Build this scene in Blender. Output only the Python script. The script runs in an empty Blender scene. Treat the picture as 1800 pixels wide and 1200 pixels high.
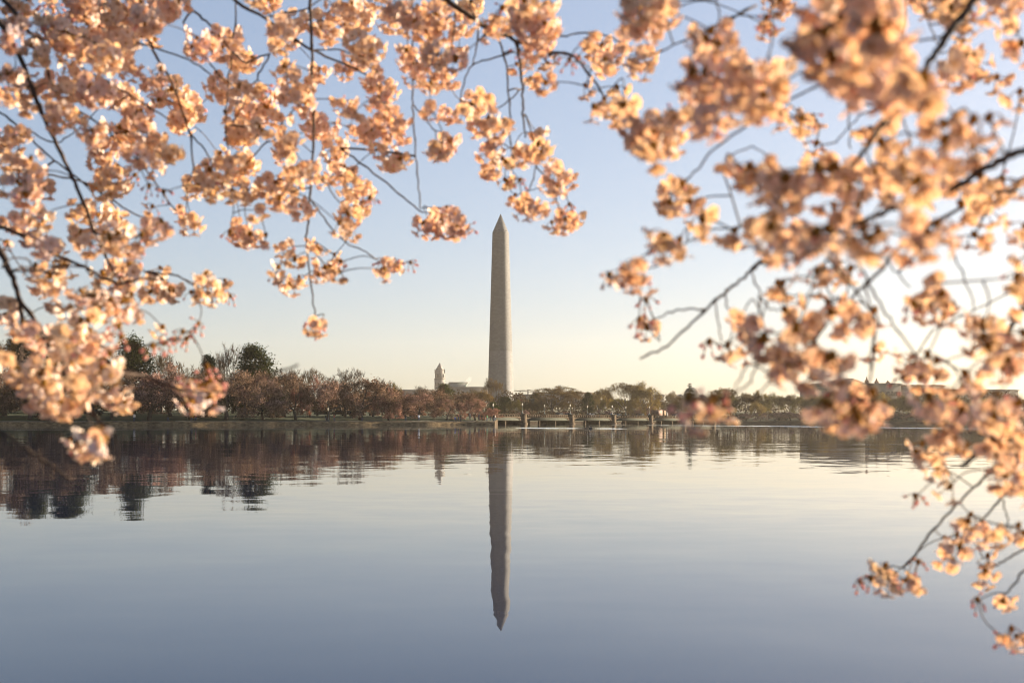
import bpy, math, random
import numpy as np
from mathutils import Vector, Matrix

sc = bpy.context.scene
COL = sc.collection
R = math.radians

# ------------------------------------------------------------------ camera, sky, sun, exposure
FPX, HY, CH = 2160.0, 740.2, 0.9          # focal length and horizon in the photo's pixels, eye height above the water
cam_d = bpy.data.cameras.new('camera')
cam = bpy.data.objects.new('camera', cam_d)
COL.objects.link(cam)
cam.location = (0, 0, CH)
cam.rotation_euler = (R(90), 0, 0)
cam_d.sensor_width = 36.0
cam_d.lens = 43.2
cam_d.shift_y = (HY - 600.0) / 1800.0
cam_d.clip_start = 0.05
cam_d.clip_end = 12000
cam_d.dof.use_dof = True
cam_d.dof.focus_distance = 600
cam_d.dof.aperture_fstop = 5.4
cam_d.dof.aperture_blades = 9
sc.camera = cam

SUN_EL, SUN_AZ = R(9.5), R(58.0)
world = bpy.data.worlds.new('World')
sc.world = world
world.use_nodes = True
wn = world.node_tree
bg = wn.nodes['Background']
sky = wn.nodes.new('ShaderNodeTexSky')
sky.sky_type = 'NISHITA'
sky.sun_disc = False
sky.sun_elevation = SUN_EL
sky.sun_rotation = SUN_AZ
sky.air_density, sky.dust_density, sky.ozone_density = 1.0, 1.0, 1.0
gam = wn.nodes.new('ShaderNodeGamma')
gam.inputs['Gamma'].default_value = 0.58
mul = wn.nodes.new('ShaderNodeVectorMath')
mul.operation = 'MULTIPLY'
SKY_GAIN = 0.66
HAZE = 0.00006
mul.inputs[1].default_value = (1.085 * SKY_GAIN, 1.175 * SKY_GAIN, 1.46 * SKY_GAIN)
wn.links.new(sky.outputs[0], gam.inputs[0])
wn.links.new(gam.outputs[0], mul.inputs[0])
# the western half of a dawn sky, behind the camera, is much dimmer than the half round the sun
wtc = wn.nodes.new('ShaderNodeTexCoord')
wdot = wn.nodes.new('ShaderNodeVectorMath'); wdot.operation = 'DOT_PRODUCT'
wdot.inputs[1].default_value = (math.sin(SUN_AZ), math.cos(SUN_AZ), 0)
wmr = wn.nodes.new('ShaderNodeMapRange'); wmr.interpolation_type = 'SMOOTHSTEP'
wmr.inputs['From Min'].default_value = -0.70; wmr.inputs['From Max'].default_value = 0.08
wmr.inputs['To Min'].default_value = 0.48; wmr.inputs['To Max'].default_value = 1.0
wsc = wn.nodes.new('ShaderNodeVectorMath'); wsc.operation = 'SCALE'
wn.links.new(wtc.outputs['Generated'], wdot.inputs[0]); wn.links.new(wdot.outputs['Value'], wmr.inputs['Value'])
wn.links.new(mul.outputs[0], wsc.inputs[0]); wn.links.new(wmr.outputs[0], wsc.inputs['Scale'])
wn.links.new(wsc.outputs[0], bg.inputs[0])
bg.inputs[1].default_value = 0.1

sun_d = bpy.data.lights.new('sun', 'SUN')
sun_d.energy = 5.0
sun_d.angle = R(0.5)
sun_d.color = (1.0, 0.83, 0.60)
sun = bpy.data.objects.new('sun', sun_d)
COL.objects.link(sun)
SDIR = Vector((math.sin(SUN_AZ) * math.cos(SUN_EL), math.cos(SUN_AZ) * math.cos(SUN_EL), math.sin(SUN_EL)))
sun.rotation_euler = SDIR.to_track_quat('Z', 'Y').to_euler()
sun.location = (120, 100, 60)

sc.view_settings.view_transform = 'Standard'
sc.view_settings.look = 'None'
sc.view_settings.exposure = 1.95
sc.view_settings.gamma = 1.0
sc.render.engine = 'CYCLES'
sc.cycles.max_bounces = 10
sc.cycles.diffuse_bounces = 6
sc.cycles.glossy_bounces = 3
sc.cycles.transmission_bounces = 4
sc.cycles.transparent_max_bounces = 8
sc.cycles.volume_bounces = 1
sc.cycles.sample_clamp_indirect = 4.0
sc.cycles.use_denoising = True
sc.render.filter_size = 1.1
sc.cycles.pixel_filter_type = 'BLACKMAN_HARRIS'
sc.cycles.filter_width = 1.1

# ------------------------------------------------------------------ helpers
def at(px, py, Y):
    return Vector(((px - 900.0) / FPX * Y, Y, CH + (HY - py) / FPX * Y))
def xat(px, Y): return (px - 900.0) / FPX * Y
def zat(py, Y): return CH + (HY - py) / FPX * Y
def mpp(Y): return Y / FPX

class MB:
    """Collects polygons and links them as one mesh object."""
    def __init__(s):
        s.V, s.n, s.L, s.S, s.M = [], 0, [], [], []
    def add(s, vs, fs, mat=0):
        vs = np.asarray(vs, dtype=np.float64).reshape(-1, 3)
        for f in fs:
            s.L.extend([i + s.n for i in f]); s.S.append(len(f)); s.M.append(mat)
        s.V.append(vs); s.n += len(vs)
    def quads(s, q, mat=0):
        q = np.asarray(q, dtype=np.float64)
        k, c = q.shape[0], q.shape[1]
        s.L.extend((np.arange(k * c) + s.n).tolist())
        s.S.extend([c] * k); s.M.extend([mat] * k if np.isscalar(mat) else list(mat))
        s.V.append(q.reshape(-1, 3)); s.n += k * c
    def box(s, x0, x1, y0, y1, z0, z1, mat=0, m=None, taper=0.0):
        t = taper
        vs = [(x0, y0, z0), (x1, y0, z0), (x1, y1, z0), (x0, y1, z0), (x0 + t, y0 + t, z1), (x1 - t, y0 + t, z1), (x1 - t, y1 - t, z1), (x0 + t, y1 - t, z1)]
        if m is not None: vs = [tuple(m @ Vector(v)) for v in vs]
        s.add(vs, [(0, 3, 2, 1), (4, 5, 6, 7), (0, 1, 5, 4), (1, 2, 6, 5), (2, 3, 7, 6), (3, 0, 4, 7)], mat)
    def tube(s, pts, rad, sides=6, mat=0, cap=True):
        pts = np.asarray(pts, dtype=np.float64); n = len(pts)
        if np.isscalar(rad): rad = [rad] * n
        t = np.gradient(pts, axis=0); t /= np.linalg.norm(t, axis=1)[:, None] + 1e-12
        a = np.array((0, 0, 1.0)) if abs(t[0][2]) < 0.9 else np.array((1.0, 0, 0))
        vs = []
        ang = np.arange(sides) * 2 * math.pi / sides
        for i in range(n):
            a = a - t[i] * a.dot(t[i]); a /= np.linalg.norm(a) + 1e-12
            b = np.cross(t[i], a)
            vs.append(pts[i] + rad[i] * (np.cos(ang)[:, None] * a + np.sin(ang)[:, None] * b))
        fs = [(i * sides + j, i * sides + (j + 1) % sides, (i + 1) * sides + (j + 1) % sides, (i + 1) * sides + j) for i in range(n - 1) for j in range(sides)]
        if cap: fs += [tuple(reversed(range(sides))), tuple((n - 1) * sides + j for j in range(sides))]
        s.add(np.concatenate(vs), fs, mat)
    def lathe(s, prof, sides=16, c=(0, 0, 0), mat=0):
        ang = np.arange(sides) * 2 * math.pi / sides
        vs = [(c[0] + r * math.cos(a), c[1] + r * math.sin(a), c[2] + z) for r, z in prof for a in ang]
        n = len(prof)
        fs = [(i * sides + j, i * sides + (j + 1) % sides, (i + 1) * sides + (j + 1) % sides, (i + 1) * sides + j) for i in range(n - 1) for j in range(sides)]
        fs += [tuple(reversed(range(sides))), tuple((n - 1) * sides + j for j in range(sides))]
        s.add(vs, fs, mat)
    def mesh(s, name, mats, smooth=False):
        me = bpy.data.meshes.new(name)
        v = np.concatenate(s.V)
        me.vertices.add(len(v)); me.vertices.foreach_set('co', v.astype(np.float32).ravel())
        me.loops.add(len(s.L)); me.loops.foreach_set('vertex_index', np.array(s.L, dtype=np.int32))
        st = np.concatenate(([0], np.cumsum(s.S)[:-1])).astype(np.int32)
        me.polygons.add(len(s.S)); me.polygons.foreach_set('loop_start', st)
        me.polygons.foreach_set('loop_total', np.array(s.S, dtype=np.int32))
        me.polygons.foreach_set('material_index', np.array(s.M, dtype=np.int32))
        if smooth: me.polygons.foreach_set('use_smooth', np.ones(len(s.S), dtype=bool))
        me.update(calc_edges=True); me.validate()
        for m in (mats if isinstance(mats, (list, tuple)) else [mats]): me.materials.append(m)
        return me
    def build(s, name, mats, parent=None, smooth=False):
        return link(name, s.mesh(name, mats, smooth), parent)

def link(name, data, parent=None, loc=None, rz=None, scale=None):
    o = bpy.data.objects.new(name, data)
    COL.objects.link(o)
    if parent is not None: o.parent = parent
    if loc is not None: o.location = loc
    if rz is not None: o.rotation_euler = (0, 0, rz)
    if scale is not None: o.scale = scale
    return o
def tag(o, label, cat, group=None):
    o['label'] = label; o['category'] = cat
    if group: o['group'] = group
    return o
def thing(name, label, cat, loc=(0, 0, 0), rz=0.0, group=None):
    return tag(link(name, None, None, loc, rz), label, cat, group)
def struct(o, kind='structure'):
    o['kind'] = kind
    return o
def copy_tree(o, parent=None):
    c = o.copy(); COL.objects.link(c); c.parent = parent
    for ch in o.children: copy_tree(ch, c)
    return c

# ------------------------------------------------------------------ materials
def nmat(name):
    m = bpy.data.materials.new(name); m.use_nodes = True
    nt = m.node_tree; nt.nodes.clear()
    out = nt.nodes.new('ShaderNodeOutputMaterial')
    return m, nt, out
def nd(nt, kind, **kw):
    n = nt.nodes.new(kind)
    for k, v in kw.items():
        if hasattr(n, k) and k not in ('Scale',): setattr(n, k, v)
        else: n.inputs[k].default_value = v
    return n
def rough_mat(name, c1, c2, scale=1.0, rough=0.85, stretch=(1, 1, 1), detail=6, bump=0.0, objcol=False, spec=0.2, seedvar=0.0):
    """Two colours mixed by noise in object space; optional tint by the object's own colour."""
    m, nt, out = nmat(name)
    tc = nt.nodes.new('ShaderNodeTexCoord')
    mp = nt.nodes.new('ShaderNodeMapping'); mp.inputs['Scale'].default_value = stretch
    nz = nt.nodes.new('ShaderNodeTexNoise'); nz.inputs['Scale'].default_value = scale; nz.inputs['Detail'].default_value = detail; nz.inputs['Roughness'].default_value = 0.65
    rp = nt.nodes.new('ShaderNodeValToRGB')
    rp.color_ramp.elements[0].position = 0.32; rp.color_ramp.elements[1].position = 0.68
    rp.color_ramp.elements[0].color = (*c1, 1); rp.color_ramp.elements[1].color = (*c2, 1)
    p = nt.nodes.new('ShaderNodeBsdfPrincipled'); p.inputs['Roughness'].default_value = rough; p.inputs['Specular IOR Level'].default_value = spec
    nt.links.new(tc.outputs['Object'], mp.inputs[0]); nt.links.new(mp.outputs[0], nz.inputs['Vector'])
    nt.links.new(nz.outputs['Fac'], rp.inputs[0])
    col = rp.outputs[0]
    if objcol:
        oi = nt.nodes.new('ShaderNodeObjectInfo'); mx = nt.nodes.new('ShaderNodeMix'); mx.data_type = 'RGBA'; mx.blend_type = 'MULTIPLY'; mx.inputs[0].default_value = 1.0
        nt.links.new(col, mx.inputs[6]); nt.links.new(oi.outputs['Color'], mx.inputs[7]); col = mx.outputs[2]
    nt.links.new(col, p.inputs['Base Color'])
    if bump:
        b = nt.nodes.new('ShaderNodeBump'); b.inputs['Strength'].default_value = bump; b.inputs['Distance'].default_value = 0.1
        nt.links.new(nz.outputs['Fac'], b.inputs['Height']); nt.links.new(b.outputs[0], p.inputs['Normal'])
    nt.links.new(p.outputs[0], out.inputs[0])
    return m
def leaf_mat(name, c1, c2, trans=0.4, tcol=None, scale=0.35, objcol=True, per_face=True):
    """Thin foliage or petals: diffuse plus translucent, mottled in clumps, tinted by the object's own colour."""
    m, nt, out = nmat(name)
    tc = nt.nodes.new('ShaderNodeTexCoord')
    nz = nt.nodes.new('ShaderNodeTexNoise'); nz.inputs['Scale'].default_value = scale; nz.inputs['Detail'].default_value = 5; nz.inputs['Roughness'].default_value = 0.7
    rp = nt.nodes.new('ShaderNodeValToRGB')
    rp.color_ramp.elements[0].position = 0.35; rp.color_ramp.elements[1].position = 0.65
    rp.color_ramp.elements[0].color = (*c1, 1); rp.color_ramp.elements[1].color = (*c2, 1)
    nt.links.new(tc.outputs['Object'], nz.inputs['Vector']); nt.links.new(nz.outputs['Fac'], rp.inputs[0])
    col = rp.outputs[0]
    if objcol:
        oi = nt.nodes.new('ShaderNodeObjectInfo'); mx = nt.nodes.new('ShaderNodeMix'); mx.data_type = 'RGBA'; mx.blend_type = 'MULTIPLY'; mx.inputs[0].default_value = 1.0
        nt.links.new(col, mx.inputs[6]); nt.links.new(oi.outputs['Color'], mx.inputs[7]); col = mx.outputs[2]
    d = nt.nodes.new('ShaderNodeBsdfDiffuse'); t = nt.nodes.new('ShaderNodeBsdfTranslucent')
    ms = nt.nodes.new('ShaderNodeMixShader'); ms.inputs[0].default_value = trans
    nt.links.new(col, d.inputs[0])
    if tcol:
        mt = nt.nodes.new('ShaderNodeMix'); mt.data_type = 'RGBA'; mt.blend_type = 'MULTIPLY'; mt.inputs[0].default_value = 1.0
        mt.inputs[7].default_value = (*tcol, 1); nt.links.new(col, mt.inputs[6]); nt.links.new(mt.outputs[2], t.inputs[0])
    else: nt.links.new(col, t.inputs[0])
    nt.links.new(d.outputs[0], ms.inputs[1]); nt.links.new(t.outputs[0], ms.inputs[2]); nt.links.new(ms.outputs[0], out.inputs[0])
    return m

M = {}
M['bark'] = rough_mat('bark', (0.045, 0.032, 0.026), (0.12, 0.085, 0.065), 60, 0.9, bump=0.3)
M['tree_bark'] = rough_mat('tree_bark', (0.05, 0.04, 0.034), (0.12, 0.095, 0.08), 3, 0.95)
M['petal'] = leaf_mat('petal', (0.89, 0.735, 0.635), (0.95, 0.84, 0.755), 0.33, (1.0, 0.72, 0.42), 28)
M['stamen'] = leaf_mat('stamen', (0.55, 0.30, 0.05), (0.72, 0.44, 0.09), 0.3, None, 60)
M['stalk'] = leaf_mat('stalk', (0.26, 0.12, 0.035), (0.40, 0.22, 0.05), 0.35, None, 40)
M['bud'] = leaf_mat('bud', (0.78, 0.36, 0.32), (0.90, 0.58, 0.50), 0.35, None, 40)
M['cherry_crown'] = leaf_mat('cherry_crown', (0.085, 0.066, 0.056), (0.47, 0.385, 0.345), 0.36, (1.0, 0.85, 0.7), 0.8)
M['twig'] = leaf_mat('twig', (0.075, 0.055, 0.043), (0.155, 0.115, 0.085), 0.15, None, 0.5)
M['spring_leaf'] = leaf_mat('spring_leaf', (0.15, 0.115, 0.05), (0.27, 0.215, 0.085), 0.4, None, 0.3)
M['evergreen'] = leaf_mat('evergreen', (0.018, 0.024, 0.008), (0.062, 0.066, 0.020), 0.2, None, 0.5)
M['conifer'] = leaf_mat('conifer', (0.022, 0.035, 0.02), (0.05, 0.065, 0.035), 0.15, None, 0.5)
M['grass'] = rough_mat('grass', (0.020, 0.030, 0.009), (0.055, 0.064, 0.02), 0.35, 0.95)
M['land'] = rough_mat('land', (0.07, 0.075, 0.035), (0.13, 0.115, 0.06), 0.05, 0.95)
M['seawall'] = rough_mat('seawall', (0.05, 0.033, 0.018), (0.33, 0.235, 0.125), 0.9, 0.9, (1, 1, 3.0), 8, 0.5)
M['paving'] = rough_mat('paving', (0.26, 0.21, 0.15), (0.38, 0.31, 0.23), 0.8, 0.9)
M['asphalt'] = rough_mat('asphalt', (0.045, 0.045, 0.045), (0.065, 0.063, 0.06), 2, 0.9)
M['granite'] = rough_mat('granite', (0.055, 0.042, 0.032), (0.12, 0.096, 0.072), 1.5, 0.95, (1, 1, 2.0), 8, 0.2, spec=0.0)
M['green_steel'] = rough_mat('green_steel', (0.066, 0.070, 0.060), (0.090, 0.094, 0.081), 0.8, 0.95, spec=0.0)
M['concrete'] = rough_mat('concrete', (0.20, 0.19, 0.17), (0.28, 0.265, 0.24), 0.9, 0.85)
M['lamp_green'] = rough_mat('lamp_green', (0.05, 0.075, 0.065), (0.08, 0.11, 0.095), 4, 0.5, spec=0.5)
M['pale_stone'] = rough_mat('pale_stone', (0.17, 0.16, 0.15), (0.23, 0.215, 0.20), 0.25, 0.85, (1, 1, 1.5))
M['grey_stone'] = rough_mat('grey_stone', (0.12, 0.115, 0.11), (0.17, 0.16, 0.15), 0.15, 0.85, (1, 1, 2))
M['dark_roof'] = rough_mat('dark_roof', (0.13, 0.13, 0.13), (0.20, 0.19, 0.19), 0.3, 0.7)
M['copper_roof'] = rough_mat('copper_roof', (0.10, 0.145, 0.13), (0.14, 0.19, 0.17), 0.12, 0.5, (1, 1, 0.3))
M['red_tile'] = rough_mat('red_tile', (0.24, 0.12, 0.085), (0.32, 0.17, 0.12), 0.3, 0.8)
M['window_dark'] = rough_mat('window_dark', (0.04, 0.045, 0.05), (0.08, 0.085, 0.09), 1, 0.6, spec=0.0)
M['paint'] = rough_mat('paint', (0.95, 0.95, 0.95), (1.0, 1.0, 1.0), 1, 0.7, objcol=True, spec=0.0)
M['rubber'] = rough_mat('rubber', (0.02, 0.02, 0.02), (0.035, 0.035, 0.035), 5, 0.85)
M['cloth'] = rough_mat('cloth', (0.85, 0.85, 0.85), (1, 1, 1), 5, 0.9, objcol=True)
M['denim'] = rough_mat('denim', (0.05, 0.07, 0.12), (0.09, 0.12, 0.2), 8, 0.9)
M['skin'] = rough_mat('skin', (0.42, 0.27, 0.2), (0.52, 0.34, 0.26), 6, 0.6)
M['hair'] = rough_mat('hair', (0.03, 0.022, 0.016), (0.06, 0.045, 0.03), 12, 0.7)
M['feather'] = rough_mat('feather', (0.07, 0.055, 0.045), (0.30, 0.25, 0.20), 14, 0.7)

def monument_mat():
    m, nt, out = nmat('marble')
    tc = nt.nodes.new('ShaderNodeTexCoord'); sp = nt.nodes.new('ShaderNodeSeparateXYZ')
    nt.links.new(tc.outputs['Object'], sp.inputs[0])
    ad = nt.nodes.new('ShaderNodeMath'); ad.operation = 'ADD'
    nt.links.new(sp.outputs[0], ad.inputs[0]); nt.links.new(sp.outputs[1], ad.inputs[1])
    cb = nt.nodes.new('ShaderNodeCombineXYZ'); nt.links.new(ad.outputs[0], cb.inputs[0]); nt.links.new(sp.outputs[2], cb.inputs[1])
    br = nt.nodes.new('ShaderNodeTexBrick')
    br.inputs['Scale'].default_value = 1.0; br.inputs['Brick Width'].default_value = 2.6; br.inputs['Row Height'].default_value = 1.2
    br.inputs['Mortar Size'].default_value = 0.05; br.inputs['Bias'].default_value = 0.0
    br.inputs['Color1'].default_value = (0.148, 0.149, 0.153, 1); br.inputs['Color2'].default_value = (0.180, 0.181, 0.185, 1); br.inputs['Mortar'].default_value = (0.126, 0.126, 0.129, 1)
    nt.links.new(cb.outputs[0], br.inputs['Vector'])
    nz = nt.nodes.new('ShaderNodeTexNoise'); nz.inputs['Scale'].default_value = 0.35; nz.inputs['Detail'].default_value = 8; nz.inputs['Roughness'].default_value = 0.7
    mp = nt.nodes.new('ShaderNodeMapping'); mp.inputs['Scale'].default_value = (1, 1, 2.2)
    nt.links.new(tc.outputs['Object'], mp.inputs[0]); nt.links.new(mp.outputs[0], nz.inputs['Vector'])
    rp = nt.nodes.new('ShaderNodeValToRGB'); rp.color_ramp.elements[0].position = 0.3; rp.color_ramp.elements[1].position = 0.7
    rp.color_ramp.elements[0].color = (0.90, 0.90, 0.90, 1); rp.color_ramp.elements[1].color = (1.04, 1.04, 1.04, 1)
    nt.links.new(nz.outputs['Fac'], rp.inputs[0])
    st = nt.nodes.new('ShaderNodeMath'); st.operation = 'LESS_THAN'; st.inputs[1].default_value = 46.0      # the older, paler marble of the lower third
    nt.links.new(sp.outputs[2], st.inputs[0])
    mx0 = nt.nodes.new('ShaderNodeMix'); mx0.data_type = 'RGBA'; mx0.inputs[6].default_value = (0.95, 0.94, 0.93, 1); mx0.inputs[7].default_value = (1.14, 1.14, 1.14, 1)
    nt.links.new(st.outputs[0], mx0.inputs[0])
    mx = nt.nodes.new('ShaderNodeMix'); mx.data_type = 'RGBA'; mx.blend_type = 'MULTIPLY'; mx.inputs[0].default_value = 1
    mx2 = nt.nodes.new('ShaderNodeMix'); mx2.data_type = 'RGBA'; mx2.blend_type = 'MULTIPLY'; mx2.inputs[0].default_value = 1
    nt.links.new(br.outputs[0], mx.inputs[6]); nt.links.new(rp.outputs[0], mx.inputs[7])
    nt.links.new(mx.outputs[2], mx2.inputs[6]); nt.links.new(mx0.outputs[2], mx2.inputs[7])
    p = nt.nodes.new('ShaderNodeBsdfPrincipled'); p.inputs['Roughness'].default_value = 0.8; p.inputs['Specular IOR Level'].default_value = 0.0
    nt.links.new(mx2.outputs[2], p.inputs['Base Color']); nt.links.new(p.outputs[0], out.inputs[0])
    return m
M['marble'] = monument_mat()

def water_mat():
    m, nt, out = nmat('water')
    geo = nt.nodes.new('ShaderNodeNewGeometry')
    def slope(scale, amp, stretch, det=3):
        mp = nt.nodes.new('ShaderNodeMapping'); mp.inputs['Scale'].default_value = stretch
        nz = nt.nodes.new('ShaderNodeTexNoise'); nz.inputs['Scale'].default_value = scale; nz.inputs['Detail'].default_value = det; nz.inputs['Roughness'].default_value = 0.55
        nt.links.new(geo.outputs['Position'], mp.inputs[0]); nt.links.new(mp.outputs[0], nz.inputs['Vector'])
        s = nt.nodes.new('ShaderNodeVectorMath'); s.operation = 'SUBTRACT'; s.inputs[1].default_value = (0.5, 0.5, 0.5)
        nt.links.new(nz.outputs['Color'], s.inputs[0])
        k = nt.nodes.new('ShaderNodeVectorMath'); k.operation = 'MULTIPLY'; k.inputs[1].default_value = (amp, amp, 0)
        nt.links.new(s.outputs[0], k.inputs[0])
        return k
    a = slope(0.95, 0.017, (0.55, 1.0, 1))            # slow swell lying across the view
    b = slope(3.2, 0.021, (0.6, 1.0, 1))              # small ripples
    ln = nt.nodes.new('ShaderNodeTexNoise'); ln.inputs['Scale'].default_value = 0.06; ln.inputs['Detail'].default_value = 3
    mpn = nt.nodes.new('ShaderNodeMapping'); mpn.inputs['Scale'].default_value = (0.25, 1, 1)
    nt.links.new(geo.outputs['Position'], mpn.inputs[0]); nt.links.new(mpn.outputs[0], ln.inputs['Vector'])
    mr = nt.nodes.new('ShaderNodeMapRange'); mr.inputs['From Min'].default_value = 0.38; mr.inputs['From Max'].default_value = 0.66; mr.inputs['To Min'].default_value = 0.25; mr.inputs['To Max'].default_value = 1.5
    nt.links.new(ln.outputs['Fac'], mr.inputs['Value'])
    s1 = nt.nodes.new('ShaderNodeVectorMath'); s1.operation = 'SCALE'; nt.links.new(b.outputs[0], s1.inputs[0]); nt.links.new(mr.outputs[0], s1.inputs['Scale'])
    s2 = nt.nodes.new('ShaderNodeVectorMath'); s2.operation = 'ADD'; nt.links.new(a.outputs[0], s2.inputs[0]); nt.links.new(s1.outputs[0], s2.inputs[1])
    s3 = nt.nodes.new('ShaderNodeVectorMath'); s3.operation = 'ADD'; nt.links.new(s2.outputs[0], s3.inputs[0]); nt.links.new(geo.outputs['Normal'], s3.inputs[1])
    s4 = nt.nodes.new('ShaderNodeVectorMath'); s4.operation = 'NORMALIZE'; nt.links.new(s3.outputs[0], s4.inputs[0])
    p = nt.nodes.new('ShaderNodeBsdfPrincipled')
    p.inputs['Base Color'].default_value = (0.000, 0.011, 0.045, 1); p.inputs['Roughness'].default_value = 0.015; p.inputs['IOR'].default_value = 1.36
    nt.links.new(s4.outputs[0], p.inputs['Normal']); nt.links.new(p.outputs[0], out.inputs[0])
    return m
M['water'] = water_mat()
def glow_mat(name, col, strength):
    m, nt, out = nmat(name)
    p = nt.nodes.new('ShaderNodeBsdfPrincipled'); p.inputs['Base Color'].default_value = (0.22, 0.2, 0.16, 1); p.inputs['Roughness'].default_value = 0.3
    p.inputs['Emission Color'].default_value = (*col, 1); p.inputs['Emission Strength'].default_value = strength
    nt.links.new(p.outputs[0], out.inputs[0]); return m
M['globe'] = glow_mat('lamp_globe', (1.0, 0.80, 0.5), 0.10)
# ------------------------------------------------------------------ the setting: water, banks, distant hills
XL, XR, YN, YF = -1900.0, 1900.0, -60.0, 3000.0
b = MB(); b.quads([[(XL, YN, 0), (XR, YN, 0), (XR, YF, 0), (XL, YF, 0)]])
struct(b.build('water', M['water']))

# the near bank with the cherry trees: shoreline runs away from (-300,150) to its tip at (-4.3,310)
SH0 = Vector((-4.3, 310.0)); SLOPE = 0.54
def shore(px, o):
    """Point on the near bank seen at photo column px, o metres (along Y) behind the waterline."""
    Y = (310 + SLOPE * 4.3 + o) / (1 - SLOPE * (px - 900) / FPX)
    return xat(px, Y), Y
BANK = [(0.0, -1.0), (0.02, 0.62), (0.5, 0.72), (0.52, 0.80), (3.6, 0.92), (4.2, 1.0), (14, 1.55), (30, 2.2), (60, 3.0), (140, 4.5)]
def bank_z(o):
    for (a, za), (c, zc) in zip(BANK, BANK[1:]):
        if o <= c: return za + (zc - za) * (o - a) / (c - a)
    return BANK[-1][1]
rng = np.random.default_rng(3)
NS = 260
cols = []
for i in range(NS + 1):
    t = i / NS
    x = -300 + (SH0.x + 300) * t
    y = SH0.y + SLOPE * (x - SH0.x) + 1.2 * math.sin(x * 0.11) * min(1, (SH0.x - x) / 20) + 0.6 * math.sin(x * 0.37)
    cols.append((x, y))
def bank_strip(k0, k1, name, mat, dz=0.0):
    mb = MB(); vs, fs = [], []
    prof = BANK[k0:k1 + 1]; w = len(prof)
    for i, (x, y) in enumerate(cols):
        for j, (o, z) in enumerate(prof):
            jit = 0.16 * rng.standard_normal() if (0 < o < 1.0) else 0.0
            if name == 'seawall' and j in (1, 2): z = z + .09 * rng.standard_normal()
            if o > 4: z = 1.0 + (z - 1.0) * min(1.0, .25 + (SH0.x - x) / 14.0)      # the bank sinks towards its tip
            vs.append((x - 0.0 * o, y + o + jit, z + dz + (0.05 * rng.standard_normal() if 0.1 < o < 60 and name == 'grass_bank' else 0)))
    for i in range(NS):
        for j in range(w - 1):
            fs.append((i * w + j, (i + 1) * w + j, (i + 1) * w + j + 1, i * w + j + 1))
    mb.add(vs, fs)
    return struct(mb.build(name, mat))
sw = bank_strip(0, 3, 'seawall', M['seawall'])
mb = MB()                                                   # the wall's return along the tip of the bank
x, y = cols[-1]
mb.add([(x, y + o, z) for o, z in BANK[:6]] + [(x, y + 4.2, -1)], [(6, 5, 4, 3, 2, 1, 0)])
struct(mb.build('seawall_return', M['seawall']))
mb = MB(); mb.add([(x, y + 4.2, -1), (x, y + 140, -1), (x, y + 140, 1.9), (x, y + 60, 1.5), (x, y + 30, 1.3), (x, y + 14, 1.14), (x, y + 4.2, 1.0)], [(0, 1, 2, 3, 4, 5, 6)])
struct(mb.build('bank_end', M['granite']))
bank_strip(3, 4, 'path', M['paving'])
bank_strip(4, 9, 'grass_bank', M['grass'])

# the far land behind the bridge and to its sides
FARSHORE = [(-900, 640), (-200, 520), (-60, 440), (0, 452), (40, 490), (92, 545), (150, 520), (190, 475), (230, 430), (300, 380), (420, 330), (700, 260)]
def far_y(x):
    for (xa, ya), (xb, yb) in zip(FARSHORE, FARSHORE[1:]):
        if x <= xb: return ya + (yb - ya) * (x - xa) / (xb - xa)
    return FARSHORE[-1][1]
MONX, MONY = xat(880, 1100), 1100.0
FPROF = [(0, 0.7), (2, 0.9), (8, 1.2), (40, 3.0), (120, 5.5), (300, 7.5), (900, 10), (2600, 12)]
def far_z(x, y):
    d = y - far_y(x)
    z = FPROF[-1][1]
    for (a, za), (c, zc) in zip(FPROF, FPROF[1:]):
        if d <= c:
            z = za + (zc - za) * max(0, d - a) / (c - a); break
    r2 = (x - MONX) ** 2 + (y - MONY) ** 2
    return z + 8.0 * math.exp(-r2 / (2 * 75.0 ** 2))
xs = sorted(set(list(range(-900, 701, 20)) + [p[0] for p in FARSHORE]))
ds = [0, 2, 8, 16, 28, 40, 60, 90, 120, 160, 210, 260, 320, 390, 440, 480, 520, 550, 580, 610, 640, 670, 710, 760, 830, 950, 1200, 1600, 2300]
mb = MB(); vs, fs = [], []
w = len(ds) + 1
for x in xs:
    y0 = far_y(x); vs.append((x, y0 + 0.01, -1))
    for d in ds: vs.append((x, y0 + d, far_z(x, y0 + d)))
for i in range(len(xs) - 1):
    for j in range(w - 1): fs.append((i * w + j, (i + 1) * w + j, (i + 1) * w + j + 1, i * w + j + 1))
mb.add(vs, fs)
struct(mb.build('land', M['land'], smooth=True))
mb = MB()                                                   # the stone edge of the far shore
for (xa, ya), (xb, yb) in zip(FARSHORE[2:], FARSHORE[3:]):
    mb.add([(xa, ya - 0.6, -1), (xb, yb - 0.6, -1), (xb, yb - 0.6, 0.85), (xa, ya - 0.6, 0.85), (xa, ya + 0.5, 0.9), (xb, yb + 0.5, 0.9)], [(0, 1, 2, 3), (3, 2, 5, 4)])
struct(mb.build('shore_edge', M['granite']))
mb = MB(); vs, fs = [], []                                  # wooded hills on the horizon
hx = np.linspace(-1800, 1800, 121)
for i, x in enumerate(hx):
    h = 22 + 8 * math.sin(x * 0.004) + 4 * math.sin(x * 0.013 + 1) + 2.0 * rng.standard_normal()
    vs += [(x, 2750, 5), (x, 2800, h), (x, 2960, 8)]
for i in range(len(hx) - 1):
    for j in range(2): fs.append((i * 3 + j, (i + 1) * 3 + j, (i + 1) * 3 + j + 1, i * 3 + j + 1))
mb.add(vs, fs); struct(mb.build('hills', M['land'], smooth=True))

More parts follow.
